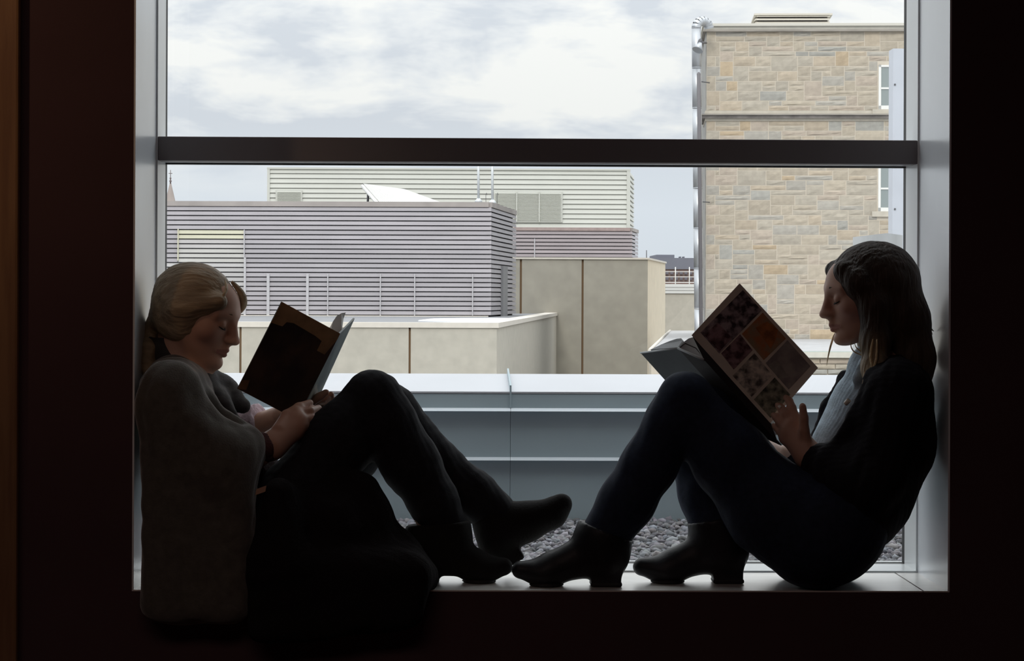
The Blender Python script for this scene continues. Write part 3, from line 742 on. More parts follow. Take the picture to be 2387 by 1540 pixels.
# annexe roof at the foot of the stone building
zan = CAM_Z - .94
anx = empty("annexe", (P0.x, P0.y - 5, ZB)); tag(anx, "low stone annexe with grey flat roof in front of the stone building", "building")
af = [at_z(1512, 818, zan), at_z(2330, 818, zan)]; ab = [at_z(1562, 770, zan), at_z(2330, 770, zan)]
af[1].y = af[0].y; 
foot = [xy(af[0]), xy(af[1]), xy(SP(UR, .16, 0)), xy(SP(-.16, .16, 0)), xy(at_z(1636, 770, zan)), xy(ab[0])]
prism("roof", foot, zan - .05, zan, mat("annexe_roofing", (.42, .42, .43), .85, var=.12, vscale=2), anx)
zfa, zfb = at(1900, 820, af[0].y).z, at(1900, 833, af[0].y).z
box("copper_flashing", (af[0].x, af[0].y - .05, zfa), (af[1].x, af[0].y + .05, zan + .004), mat("green_copper", (.34, .42, .38), .6), anx)
box("fascia_board", (af[0].x, af[0].y - .08, zfb), (af[1].x, af[0].y + .1, zfa), mat("cream_fascia", (.62, .60, .54), .6, var=.06), anx)
box("wall_core", (af[0].x + .05, af[0].y + .03, ZB), (af[1].x, af[0].y + .5, zfb), M_mortar, anx)
tube("edge_trim", [at_z(1514, 816, zan + .01), at_z(1562, 770, zan + .01)], .03, M_cop, anx, 6)
un_s, ux_s, P0_s = un, ux, P0
ux, un, P0 = Vector((1, 0, 0)), Vector((0, -1, 0)), Vector((af[0].x, af[0].y, 0))
z = zfb - .02; ga = random.Random(4)
for r in range(5):
    u = at(1820, 850, af[0].y).x - P0.x; h = ga.choice([.09, .13, .17])
    while u < at(2010, 850, af[0].y).x - P0.x:
        w = ga.uniform(.25, .6); vs, fs = stone_mesh(u + .008, u + w - .008, z - h + .008, z - .008, ga)
        o = mesh_obj("stone", vs, fs, M_stone, tint=pick()); fix_normals(o); place(o, anx); u += w
    z -= h
ux, un, P0 = ux_s, un_s, P0_s

# pale metal fin and concrete pier close by on the right
D7 = 15.0; Y7 = CAM_Y + D7
pf = at_dist(2082, 113, D7)
M_fin = mat("pale_blue_metal_fin", (.58, .61, .68), .5, metal=.1, var=.03)
fin = empty("metal_fin", (pf.x, Y7, -1)); tag(fin, "tall pale blue metal fin beside the right window jamb", "fin")
box("fin_sheet", (pf.x, Y7, -1.2), (pf.x + .6, Y7 + .15, pf.z), M_fin, fin)
for py in (197, 487): 
    b = at_dist(2086, py, D7); tube("rivet", [(b.x, Y7 - .006, b.z), (b.x, Y7 + .01, b.z)], .006, M_brk, fin, 8)
zk = at_dist(2068, 543, 13).z
k0, k1, k2 = at_z(2068, 543, zk), at_z(1988, 552.5, zk), at_z(2104, 548, zk)
M_conc = mat("stained_concrete", (.44, .45, .46), .9, var=.18, vscale=3, stretch=(1, 1, .5))
pier = prism("concrete_pier", [xy(k0), xy(k2), xy(k2 + (k1 - k0)), xy(k1)], -1.2, zk, M_conc)
tag(pier, "short stained concrete pier in front of the pale metal fin", "pier")
# ================================================================ SMOOTH BODY MODELLING (distance field -> one continuous mesh)
class Field:
    def __init__(s, lo, hi, step, fine=()):
        s.ax = []
        for k in range(3):
            pts = [lo[k]]
            while pts[-1] < hi[k]:
                st = step
                for flo, fhi, fs in fine:
                    if flo[k] - .01 <= pts[-1] <= fhi[k] + .01: st = min(st, fs)
                pts.append(pts[-1] + st)
            s.ax.append(np.array(pts))
        s.F = np.full([len(a) for a in s.ax], 1.0, dtype=np.float32)
    def _blk(s, lo, hi, mg):
        sl = []
        for k in range(3):
            a = max(0, np.searchsorted(s.ax[k], lo[k] - mg) - 1); b = min(len(s.ax[k]), np.searchsorted(s.ax[k], hi[k] + mg) + 1)
            if b <= a: return None
            sl.append(slice(a, b))
        X, Y, Z = np.meshgrid(*[s.ax[k][sl[k]] for k in range(3)], indexing='ij')
        return tuple(sl), X, Y, Z
    def _put(s, sl, d, k, sub):
        f = s.F[sl]; d = d.astype(np.float32)
        if sub:
            g = -d
            if k > 0:
                h = np.maximum(k - np.abs(f - g), 0) / k; s.F[sl] = np.maximum(f, g) + h * h * k / 4
            else: s.F[sl] = np.maximum(f, g)
        else:
            if k > 0:
                h = np.maximum(k - np.abs(f - d), 0) / k; s.F[sl] = np.minimum(f, d) - h * h * k / 4
            else: s.F[sl] = np.minimum(f, d)
    def rc(s, a, ra, b, rb, k=.02, sy=1.0, sub=False):
        a, b = np.array(a, float), np.array(b, float); R = max(ra, rb) * max(1, sy)
        q = s._blk(np.minimum(a, b) - R, np.maximum(a, b) + R, k + .03)
        if q is None: return
        sl, X, Y, Z = q; a2, b2 = a.copy(), b.copy(); a2[1] /= sy; b2[1] /= sy; Y = Y / sy
        ab = b2 - a2; L2 = max(ab @ ab, 1e-9)
        t = np.clip(((X - a2[0]) * ab[0] + (Y - a2[1]) * ab[1] + (Z - a2[2]) * ab[2]) / L2, 0, 1)
        d = np.sqrt((X - a2[0] - t * ab[0]) ** 2 + (Y - a2[1] - t * ab[1]) ** 2 + (Z - a2[2] - t * ab[2]) ** 2) - (ra + t * (rb - ra))
        s._put(sl, d, k, sub)
    def chain(s, pr, k=.02, sy=1.0):
        for (a, ra), (b, rb) in zip(pr[:-1], pr[1:]): s.rc(a, ra, b, rb, k, sy)
    def ell(s, c, rad, R=None, k=.02, sub=False):
        c = np.array(c, float); rad = np.array(rad, float); m = rad.max()
        q = s._blk(c - m, c + m, k + .03)
        if q is None: return
        sl, X, Y, Z = q; P = np.stack([X - c[0], Y - c[1], Z - c[2]], -1)
        if R is not None: P = P @ np.array(R)          # columns of R are the local axes
        k0 = np.sqrt(((P / rad) ** 2).sum(-1)); k1 = np.sqrt(((P / rad ** 2) ** 2).sum(-1)) + 1e-9
        s._put(sl, k0 * (k0 - 1) / k1, k, sub)
    def box(s, c, half, R=None, rnd_=.01, k=.01, sub=False):
        c = np.array(c, float); half = np.array(half, float); m = np.linalg.norm(half)
        q = s._blk(c - m, c + m, k + .03)
        if q is None: return
        sl, X, Y, Z = q; P = np.stack([X - c[0], Y - c[1], Z - c[2]], -1)
        if R is not None: P = P @ np.array(R)
        Q = np.abs(P) - (half - rnd_); d = np.sqrt((np.maximum(Q, 0) ** 2).sum(-1)) + np.minimum(Q.max(-1), 0) - rnd_
        s._put(sl, d, k, sub)
    def cut(s, p, n):                                   # remove everything on the side n points to
        p = np.array(p, float); n = np.array(n, float); n /= np.linalg.norm(n)
        X, Y, Z = np.meshgrid(*s.ax, indexing='ij', sparse=True)
        d = (X - p[0]) * n[0] + (Y - p[1]) * n[1] + (Z - p[2]) * n[2]
        s.F = np.maximum(s.F, d.astype(np.float32))
    def mesh(s, smooth=1):
        F = s.F; ins = F < 0; nx, ny, nz = F.shape
        c = [ins[i:nx - 1 + i, j:ny - 1 + j, k:nz - 1 + k] for i in (0, 1) for j in (0, 1) for k in (0, 1)]
        sm = sum(x.astype(np.int8) for x in c); act = (sm > 0) & (sm < 8)
        I, J, K = np.nonzero(act); n = len(I)
        idx = np.full(act.shape, -1, np.int64); idx[I, J, K] = np.arange(n)
        acc = np.zeros((n, 3)); cnt = np.zeros(n)
        offs = [(i, j, k) for i in (0, 1) for j in (0, 1) for k in (0, 1)]
        for a in range(8):
            for ax in range(3):
                if offs[a][ax]: continue
                o1 = offs[a]; o2 = list(o1); o2[ax] = 1
                f1 = F[I + o1[0], J + o1[1], K + o1[2]]; f2 = F[I + o2[0], J + o2[1], K + o2[2]]
                m = (f1 < 0) != (f2 < 0); t = np.where(m, f1 / np.where(m, f1 - f2, 1), 0)
                p = np.stack([s.ax[0][I + o1[0]], s.ax[1][J + o1[1]], s.ax[2][K + o1[2]]], -1)
                ii = (I, J, K)[ax] + 0; p[:, ax] = s.ax[ax][ii] + t * (s.ax[ax][ii + 1] - s.ax[ax][ii])
                acc[m] += p[m]; cnt[m] += 1
        v = acc / cnt[:, None]; quads = []
        for ax in range(3):
            b, c_ = (ax + 1) % 3, (ax + 2) % 3
            sl1 = [slice(None)] * 3; sl2 = [slice(None)] * 3; sl1[ax] = slice(0, -1); sl2[ax] = slice(1, None)
            A, B = ins[tuple(sl1)], ins[tuple(sl2)]; e = np.stack(np.nonzero(A != B), -1)
            ok = (e[:, b] > 0) & (e[:, c_] > 0) & (e[:, b] < F.shape[b] - 1) & (e[:, c_] < F.shape[c_] - 1); e = e[ok]
            fl = A[tuple(e.T)]
            def cell(db, dc):
                q = e.copy(); q[:, b] -= db; q[:, c_] -= dc; return idx[tuple(q.T)]
            q = np.stack([cell(1, 1), cell(0, 1), cell(0, 0), cell(1, 0)], -1)
            q[~fl] = q[~fl][:, ::-1]; quads.append(q)
        f = np.concatenate(quads)
        f = f[(f >= 0).all(1)]
        for _ in range(smooth):
            acc = np.zeros_like(v); cn = np.zeros(len(v))
            for a in range(4):
                b = (a + 1) % 4
                np.add.at(acc, f[:, a], v[f[:, b]]); np.add.at(acc, f[:, b], v[f[:, a]]); np.add.at(cn, f[:, a], 1); np.add.at(cn, f[:, b], 1)
            v = .5 * v + .5 * acc / np.maximum(cn, 1)[:, None]
        return v, f
def vnormals(v, f):
    n = np.cross(v[f[:, 2]] - v[f[:, 0]], v[f[:, 3]] - v[f[:, 1]]); o = np.zeros_like(v)
    for k in range(4): np.add.at(o, f[:, k], n)
    return o / (np.linalg.norm(o, axis=1, keepdims=True) + 1e-12)
def folds(v, f, amp, freq, seed, aniso=(1, 1, 1)):
    g = np.random.default_rng(seed); N = vnormals(v, f); p = v * np.array(aniso); d = np.zeros(len(v))
    w = p + .25 / freq * np.stack([np.sin(p @ g.normal(0, freq * .6, 3) + g.uniform(0, 6)) for _ in range(3)], -1)
    for o in range(4):
        k = g.normal(0, 1, 3); k *= freq * (1.6 ** o) / np.linalg.norm(k)
        d += np.abs(np.sin(w @ k + g.uniform(0, 6))) ** 1.5 / (1.4 ** o) - .35
    return v + N * (amp * d)[:, None]
def field_obj(name, F, m, parent, smooth=1, fold=None, tint=None):
    v, f = F.mesh(smooth)
    if fold: v = folds(v, f, *fold)
    t = tint(v) if callable(tint) else tint
    o = mesh_obj(name, v, f, m, smooth=True, tint=t)
    if parent: place(o, parent)
    return o

def head_axes(face, pitch, yaw):
    """face +1 looks to +x, -1 to -x; pitch looks down; yaw turns towards the camera (-y). columns: forward, left-hand, up"""
    f = np.array([face * math.cos(pitch) * math.cos(yaw), -math.cos(pitch) * math.sin(yaw), -math.sin(pitch)])
    up0 = np.array([0, 0, 1.0]); l = np.cross(up0, f); l /= np.linalg.norm(l); u = np.cross(f, l)
    return np.stack([f, l, u], 1)
def add_head(F, O, A, sc=1.0):
    def P(x, y, z): return O + A @ (np.array([x, y, z]) * sc)
    k = .02 * sc
    F.ell(P(-.010, 0, .024), np.array([.090, .073, .079]) * sc, A, k)
    F.rc(P(.040, 0, .030), .052 * sc, P(.046, 0, -.045), .040 * sc, .025)           # face block
    F.rc(P(.050, 0, -.040), .038 * sc, P(.070, 0, -.082), .020 * sc, .02)            # muzzle to chin
    F.ell(P(.084, 0, -.089), np.array([.016, .018, .014]) * sc, A, .014)             # chin
    for s in (-1, 1):
        F.rc(P(-.005, s * .056, -.035), .018 * sc, P(.060, s * .018, -.086), .015 * sc, .025)  # jaw
        F.ell(P(.050, s * .038, -.018), np.array([.030, .026, .026]) * sc, A, .02)   # cheekbone
        F.rc(P(.084, s * .012, .026), .010 * sc, P(.066, s * .046, .024), .010 * sc, .016)     # brow
        F.ell(P(.096, s * .031, .004), np.array([.016, .017, .012]) * sc, A, .012, sub=True)   # socket
        F.ell(P(.0745, s * .031, .003), np.array([.0135, .0140, .0125]) * sc, A, .004)         # lowered lid over the eye
        F.ell(P(-.008, s * .073, -.004), np.array([.018, .007, .029]) * sc, A, .008)           # ear
        F.ell(P(.100, s * .0105, -.029), np.array([.011, .0075, .0075]) * sc, A, .007)         # nostril wing
        F.ell(P(.107, s * .0055, -.0375), np.array([.005, .0028, .003]) * sc, A, .003, sub=True)
    F.rc(P(.088, 0, .020), .0075 * sc, P(.1085, 0, -.022), .0092 * sc, .012)         # nose bridge
    F.ell(P(.1105, 0, -.0265), np.array([.0105, .0100, .0085]) * sc, A, .007)        # nose tip
    F.rc(P(.0975, 0, -.0375), .006 * sc, P(.0935, 0, -.047), .008 * sc, .01)         # philtrum
    for s in (-1, 1):
        F.rc(P(.0990, 0, -.0535), .0052 * sc, P(.082, s * .022, -.0575), .0032 * sc, .005)     # upper lip
        F.rc(P(.0965, 0, -.0640), .0060 * sc, P(.082, s * .020, -.0605), .0035 * sc, .005)     # lower lip
        F.rc(P(.1030, 0, -.0590), .0012 * sc, P(.0855, s * .023, -.0592), .0012 * sc, .003, sub=True)
    return P
def lip_tint(base, lip):
    def mk(O, A):
        def t(v):
            q = (v - O) @ A; c = np.repeat(np.array(base)[None], len(v), 0)
            m = (q[:, 0] > .078) & (np.abs(q[:, 1]) < .024) & (np.abs(q[:, 2] + .0592) < .0105 - .30 * np.abs(q[:, 1]) * .9)
            c[m] = lip
            ck = np.exp(-(((q[:, 0] - .06) / .03) ** 2 + ((np.abs(q[:, 1]) - .045) / .02) ** 2 + ((q[:, 2] + .03) / .022) ** 2))
            c += ck[:, None] * (np.array([.62, .30, .25]) - c) * .45
            return c
        return t
    return mk
def hand(F, wrist, palm, fingers, wr=.024, k=.010):
    """palm: list of knuckle points; fingers: list of joint chains with radii"""
    c = sum(palm) / len(palm)
    for q in palm: F.rc(wrist, wr, q, .0125, .014)
    for a, b in zip(palm[:-1], palm[1:]): F.rc(a, .0125, b, .0125, .012)
    F.rc(wrist, wr, c, .017, .014)
    for ch in fingers: F.chain(ch, .005)
# ================================================================ THE TWO READERS
M_skin = mat("skin", (.55, .33, .25), .5, tint=True, sss=.08, spec=.35)
M_hairL = mat("ash_blonde_hair", (.36, .27, .17), .5, spec=.3, tint=True, var=.25, vscale=90, stretch=(.15, 1, .6), bump=.25, bscale=160, detail=2)
M_hairR = mat("brown_hair", (.12, .07, .04), .5, spec=.25, tint=True, var=.25, vscale=90, stretch=(1, 1, .12), bump=.35, bscale=160, detail=2)
M_lash = mat("dark_lash", (.02, .014, .01), .7)
M_cape = mat("olive_grey_wool", (.105, .098, .085), .95, spec=.2, var=.15, vscale=60, bump=.14, bscale=260, sheen=.7)
M_scarf = mat("black_ribbed_knit", (.028, .025, .026), .85, color2=(.06, .055, .053), vscale=14, stretch=(1, 1, 3), bump=.12, bscale=160)
M_cuff = mat("maroon_sleeve", (.085, .03, .03), .9, bump=.2, bscale=200)
M_pink = mat("mauve_pink_knit", (.72, .58, .66), .9, bump=.3, bscale=180)
M_jeanL = mat("black_denim", (.016, .016, .020), .85, spec=.2, var=.2, vscale=80, bump=.08, bscale=300)
M_jeanR = mat("navy_denim", (.017, .025, .050), .8, spec=.25, var=.2, vscale=80, bump=.08, bscale=300)
M_boot = mat("black_boot_leather", (.014, .014, .018), .5, spec=.3, var=.2, vscale=20, bump=.06, bscale=60)
M_suede = mat("black_boot_suede", (.013, .012, .012), .85, spec=.2, bump=.1, bscale=150)
M_jack = mat("black_jacket_cloth", (.013, .012, .016), .9, spec=.2, bump=.1, bscale=240)
M_shirt = mat("washed_denim_shirt", (.42, .54, .64), .8, var=.25, vscale=40, bump=.12, bscale=200)
SKIN = (.56, .335, .25); LIP = (.44, .21, .175)

def boot(parent, Hb, f, Lb, hh, shaft, m, w=1.0, ground=True):
    """Hb: back of the heel on the ground; f: forward; shaft: points and radii from ankle upwards"""
    f = np.array(f, float); f /= np.linalg.norm(f); sd = np.array([0, 1.0, 0]); u = np.cross(sd, f) if f[0] < 0 else np.cross(f, sd)
    if u[2] < 0: u = -u
    Hb = np.array(Hb, float); R = np.stack([f, sd, u], 1)
    def Q(a, b, c=0.0): return Hb + f * a + u * b + sd * c
    pts = [Q(0, 0), Q(Lb, .08)] + [p for p, _ in shaft]
    lo = np.min(pts, 0) - .08; hi = np.max(pts, 0) + .08
    F = Field(lo, hi, .0042)
    F.ell(Q(.042, hh + .040), (.043, .037 * w, .044), R, .01)
    F.rc(Q(.045, hh + .030), .029, Q(Lb * .66, .036), .027, .015, sy=1.22)
    F.ell(Q(Lb * .69, .027), (.045, .042 * w, .029), R, .015)
    F.rc(Q(Lb * .72, .033), .028, Q(Lb - .021, .036), .0205, .02, sy=1.15)
    F.rc(Q(.052, hh + .075), .043, Q(Lb * .60, .050), .030, .03)
    F.box(Q(.043, hh * .5 + .008), (.034, .030, hh * .5 + .010), R, .004, .006)
    F.chain([(Q(.050, hh + .070), .044)] + shaft, .03)
    F.cut(Hb, -u)
    top, tr_ = shaft[-1]; prev = shaft[-2][0] if len(shaft) > 1 else Q(.05, hh + .07)
    F.cut(top, top - prev)
    o = field_obj("boot", F, m, parent, 1)
    # outsole, a thin welt under the ball and heel
    for nm in ("outsole", "heel_tip"):
        F2 = Field(lo, hi, .0042)
        if nm == "outsole": F2.ell(Q(Lb * .69, .004), (.040, .042 * w, .010), R, .008)
        else: F2.box(Q(.043, .006), (.036, .032, .006), R, .003, .004)
        F2.cut(Hb, -u)
        s_ = field_obj(nm, F2, mat("black_rubber_sole", (.015, .015, .015), .7), None, 1)
        s_.parent = o; s_.matrix_parent_inverse = o.matrix_world.inverted()
    return o
def strand(name, pts, r, m, parent, tint=None):
    P = [np.array(p) for p in pts]; out = []
    for i in range(len(P) - 1):
        p0, p1, p2, p3 = P[max(i - 1, 0)], P[i], P[i + 1], P[min(i + 2, len(P) - 1)]
        for t in np.linspace(0, 1, 6, endpoint=False):
            out.append(.5 * ((2 * p1) + (-p0 + p2) * t + (2 * p0 - 5 * p1 + 4 * p2 - p3) * t * t + (-p0 + 3 * p1 - 3 * p2 + p3) * t ** 3))
    out.append(P[-1]); n = len(out)
    o = tube(name, out, [max(r * math.sin(math.pi * (.12 + .86 * i / (n - 1))), r * .15) for i in range(n)], m, parent, 6)
    if tint is not None:
        a = o.data.color_attributes.new('tint', 'FLOAT_COLOR', 'POINT'); a.data.foreach_set('color', list((*tint, 1.0)) * len(o.data.vertices))
    return o
def face_details(P, root, brow_m):
    for s in (-1, 1):
        tube("eyelashes", [P(.0830, s * .018, -.0040), P(.0885, s * .027, -.0065), P(.0865, s * .037, -.0055), P(.0790, s * .045, -.0020)], [.0008, .0016, .0018, .0008], M_lash, root, 6)
        tube("eyebrow", [P(.0945, s * .012, .0265), P(.0900, s * .026, .0315), P(.0790, s * .042, .0300), P(.0690, s * .051, .0240)], [.0012, .0022, .0019, .0009], brow_m, root, 6)

# ---------------------------------------------------------------- reader in the wool cape (sits at the left end)
def reader_left():
    root = empty("person", (at(600, 1340, .15).x, .15, ZS))
    tag(root, "blonde ponytailed person in a grey wool cape reading a brown-covered book", "person")
    A = head_axes(1, math.radians(21), math.radians(17)); O = V(459, 729, .16)
    ft = lip_tint(SKIN, LIP)(O, A)
    kn, kf = V(869, 930, .13), V(893, 948, .25)
    w1, w2 = V(634, 1038, .035), V(672, 962, .27)
    F = Field((-.80, -.12, ZS - .02), (.25, .47, ZS + .80), .0065,
              fine=[(O - .13, O + .14, .0028), (V(600, 1070, -.02), V(785, 905, .30), .0036)])
    P = add_head(F, O, A)
    F.rc(P(-.030, 0, -.045), .048, V(424, 915, .165), .056, .03)
    F.chain([(V(425, 950, .165), .088), (V(498, 1120, .16), .085), (V(585, 1268, .15), .092)], .05, 1.45)
    for Y, sx in ((.0, 398), (.33, 432)): F.rc(V(415, 915, .165), .05, V(sx, 932, Y), .045, .04)
    F.chain([(V(398, 935, .0), .046), (V(515, 1115, -.02), .040), (w1, .025)], .02)
    F.chain([(V(432, 930, .33), .046), (V(520, 1030, .36), .038), (w2, .024)], .02)
    # near hand: thumb along the cover, fingers curled under the spine
    kn_ = [V(690, 962, .085), V(698, 977, .070), V(698, 994, .064), V(690, 1010, .066)]
    hand(F, w1, kn_, [
        [(V(650, 1000, .04), .015), (V(668, 968, .075), .0125), (V(696, 949, .105), .0105), (V(722, 939, .135), .0085)],
        [(kn_[0], .0115), (V(722, 958, .105), .0100), (V(741, 953, .150), .0088), (V(742, 950, .175), .0075)],
        [(kn_[1], .0118), (V(728, 976, .095), .0102), (V(743, 972, .140), .0090), (V(739, 962, .165), .0078)],
        [(kn_[2], .0112), (V(726, 995, .088), .0098), (V(738, 992, .130), .0086), (V(731, 980, .155), .0074)],
        [(kn_[3], .0100), (V(712, 1012, .082), .0088), (V(724, 1012, .115), .0076), (V(720, 1002, .138), .0066)]], .026)
    kf_ = [V(722, 938, .285), V(724, 948, .300), V(722, 958, .312), V(716, 968, .322)]
    hand(F, w2, kf_, [
        [(V(690, 955, .27), .013), (V(722, 938, .25), .0115), (V(745, 924, .245), .0095), (V(760, 914, .245), .0080)],
        [(kf_[0], .0110), (V(752, 931, .290), .0096), (V(769, 924, .280), .0084), (V(772, 919, .262), .0074)],
        [(kf_[1], .0112), (V(755, 944, .305), .0098), (V(772, 938, .295), .0086), (V(776, 930, .272), .0074)],
        [(kf_[2], .0106), (V(750, 957, .318), .0092), (V(766, 952, .308), .0080), (V(770, 944, .285), .0070)],
        [(kf_[3], .0096), (V(742, 968, .328), .0082), (V(756, 965, .318), .0072), (V(760, 958, .300), .0062)]], .024)
    for hip, kk, ank in ((V(610, 1275, .07), kn, V(1033, 1262, .15)), (V(625, 1272, .24), kf, V(1165, 1225, .245))):
        F.chain([(hip, .080), (kk, .050), (ank, .034)], .03)
    field_obj("body", F, M_skin, root, 1, tint=ft)
    face_details(P, root, mat("fair_eyebrow", (.20, .125, .08), .8))
    # hair: smooth cap drawn back to a low ponytail
    H = Field(O - np.array([.20, .14, .26]), O + .16, .0038)
    H.ell(P(-.016, 0, .028), (.096, .080, .083), A, .02)
    for s in (-1, 1):
        H.ell(P(-.020, s * .046, -.012), (.062, .036, .062), A, .02)
        H.rc(P(.062, s * .052, .052), .018, P(-.02, s * .070, .000), .022, .02)
    H.rc(P(-.040, 0, .000), .072, P(-.088, 0, -.078), .024, .03)
    H.ell(P(.122, 0, -.030), (.066, .072, .100), A, .016, sub=True)
    H.ell(P(.060, -.088, -.045), (.044, .040, .075), A, .012, sub=True); H.ell(P(.060, .088, -.045), (.044, .040, .075), A, .012, sub=True)
    tie = P(-.095, 0, -.088)
    H.chain([(tie, .015), (V(346, 812, .15), .019), (V(343, 850, .13), .017), (V(349, 900, .11), .008)], .012)
    field_obj("hair", H, M_hairL, root, 1, fold=(.0009, 170, 3, (.18, 1, .6)), tint=(.31, .235, .15))
    tube("hair_tie", [tie + A @ np.array([.008, 0, .008]), tie - A @ np.array([.008, 0, .008])], .018, M_lash, root, 14)
    for k, (pp, r) in enumerate(([[P(.046, .018, .095), P(.074, .030, .076), P(.085, .040, .052), P(.079, .048, .026)], .009],
                     [[P(.045, -.02, .098), P(.066, -.046, .080), P(.060, -.062, .050), P(.025, -.076, .020)], .004],
                     [[P(.050, .01, .097), P(.075, .026, .080), P(.086, .034, .060), P(.083, .042, .036)], .004])):
        strand("hair_strand", pp, r, M_hairL, root, (.45, .36, .24))
    # clothes
    S_ = Field((-.75, .05, ZS + .25), (-.25, .38, ZS + .56), .005)          # black ribbed scarf at the neck
    S_.chain([(P(-.045, 0, -.085), .050), (V(430, 905, .17), .072)], .03)
    S_.chain([(V(455, 890, .19), .050), (V(515, 915, .21), .036), (V(566, 946, .22), .018)], .03)
    S_.chain([(V(440, 905, .15), .058), (V(500, 950, .14), .036), (V(535, 972, .14), .020)], .03)
    field_obj("scarf", S_, M_scarf, root, 2, fold=(.0012, 55, 4))
    C = Field((-.80, -.17, ZS - .12), (-.32, .44, ZS + .54), .0060)         # wool cape over shoulder and forearm
    C.rc(V(402, 905, .0), .062, V(425, 900, .31), .058, .05)
    C.chain([(V(412, 935, .16), .092), (V(470, 1080, .15), .105), (V(540, 1230, .15), .120)], .06, 1.5)
    C.chain([(V(398, 925, -.02), .066), (V(500, 1090, -.040), .064), (V(560, 1050, .000), .046), (V(577, 1040, .010), .038)], .03)
    C.chain([(V(420, 890, .06), .040), (V(470, 935, .06), .026), (V(530, 990, .05), .020), (V(578, 1006, .03), .020)], .02)
    for q in range(9):
        x0 = 362 + q * 25; C.rc(V(x0, 960 + q * 13, -.035), .030, V(x0 - 8, 1412, -.052), .020, .05)
    C.box((-.5, .25, ZS - .20), (.6, .25, .20), None, .002, .004, sub=True)
    C.cut(V(341, 900, .16), np.array([-1.0, 0, 0]))
    field_obj("cape", C, M_cape, root, 2, fold=(.004, 38, 9, (1, 1, .35)))
    W = Field((-.72, -.02, ZS + .02), (-.22, .36, ZS + .48), .006)           # dark jumper under the cape
    W.chain([(V(450, 970, .165), .082), (V(530, 1090, .16), .092), (V(610, 1200, .155), .098)], .05, 1.35)
    field_obj("jumper", W, mat("dark_jumper_knit", (.045, .022, .024), .9, bump=.3, bscale=160), root, 2, fold=(.003, 45, 14))
    U = Field((-.48, -.08, ZS + .20), (-.28, .12, ZS + .44), .0045)          # maroon sleeve end at the near wrist
    U.chain([(V(585, 1048, .012), .040), (V(626, 1042, .030), .033)], .01); U.cut(V(628, 1041, .031), V(640, 1036, .035) - V(600, 1047, .02))
    field_obj("sleeve", U, M_cuff, root, 1, fold=(.0015, 120, 2))
    N = Field((-.62, .18, ZS + .25), (-.36, .44, ZS + .48), .0045)           # pushed-up mauve sleeve on the far arm
    N.chain([(V(500, 1000, .36), .044), (V(570, 990, .335), .040), (V(606, 975, .31), .035)], .01)
    N.rc(V(603, 977, .312), .038, V(608, 975, .309), .038, .004); N.cut(V(609, 975, .309), V(640, 965, .29) - V(570, 990, .335))
    field_obj("pink_sleeve", N, M_pink, root, 1, fold=(.0015, 110, 5))
    J = Field((-.60, -.06, ZS - .005), (.22, .42, ZS + .56), .0052)          # jeans
    J.chain([(V(590, 1262, .075), .096), (V(688, 1170, .085), .088), (V(794, 1024, .11), .076), (kn, .062)], .03)
    J.chain([(kn, .063), (V(898, 985, .13), .068), (V(957, 1080, .14), .065), (V(1010, 1170, .15), .055), (V(1040, 1226, .15), .048)], .02)
    J.chain([(V(615, 1262, .23), .094), (V(720, 1160, .24), .086), (V(815, 1040, .25), .074), (kf, .058)], .03)
    J.chain([(kf, .058), (V(915, 962, .25), .057), (V(1016, 1084, .25), .058), (V(1104, 1155, .245), .054), (V(1150, 1190, .245), .051)], .02)
    J.rc(V(585, 1262, .06), .092, V(600, 1262, .24), .092, .05)
    J.cut((0, 0, ZS + .001), (0, 0, -1.0))
    field_obj("jeans", J, M_jeanL, root, 2, fold=(.0016, 42, 12))
    boot(root, (at(944, 1357, .15).x, .15, ZS), (1, 0, 0), .246, .036, [(V(1034, 1285, .15), .042), (V(1044, 1240, .15), .047), (V(1042, 1216, .15), .049)], M_suede)
    # far boot: heel down, toe lifted
    Yf = .245; B2 = Field(V(1070, 1345, Yf) - .06, V(1360, 1120, Yf) + .06, .0042)
    fr = np.array([.857, 0, .515]); ur = np.array([-.515, 0, .857]); R2 = np.stack([fr, [0, 1.0, 0], ur], 1)
    B2.chain([(V(1138, 1176, Yf), .046), (V(1152, 1212, Yf), .045), (V(1160, 1256, Yf), .041)], .02)
    B2.chain([(V(1160, 1256, Yf), .040), (V(1228, 1216, Yf), .038), (V(1286, 1196, Yf), .030), (V(1311, 1173, Yf), .0225)], .03)
    B2.rc(V(1160, 1222, Yf), .042, V(1230, 1212, Yf), .034, .03)
    B2.box(V(1187, 1286, Yf), (.025, .030, .028), R2, .004, .008); B2.ell(V(1160, 1268, Yf), (.040, .034, .036), R2, .012)
    B2.cut(V(1138, 1176, Yf), V(1138, 1176, Yf) - V(1152, 1212, Yf))
    field_obj("boot", B2, M_suede, root, 1)
    # small woven label on the garment side
    la = V(608, 1143, -.085)
    hexa("woven_label", [la + np.array(q) for q in ((-.012, 0, -.010), (.010, 0, -.002), (.010, .002, -.002), (-.012, .002, -.010), (-.010, 0, .003), (.012, 0, .011), (.012, .002, .011), (-.010, .002, .003))], mat("tan_label", (.42, .26, .18), .8), root)
    return root
reader_left()

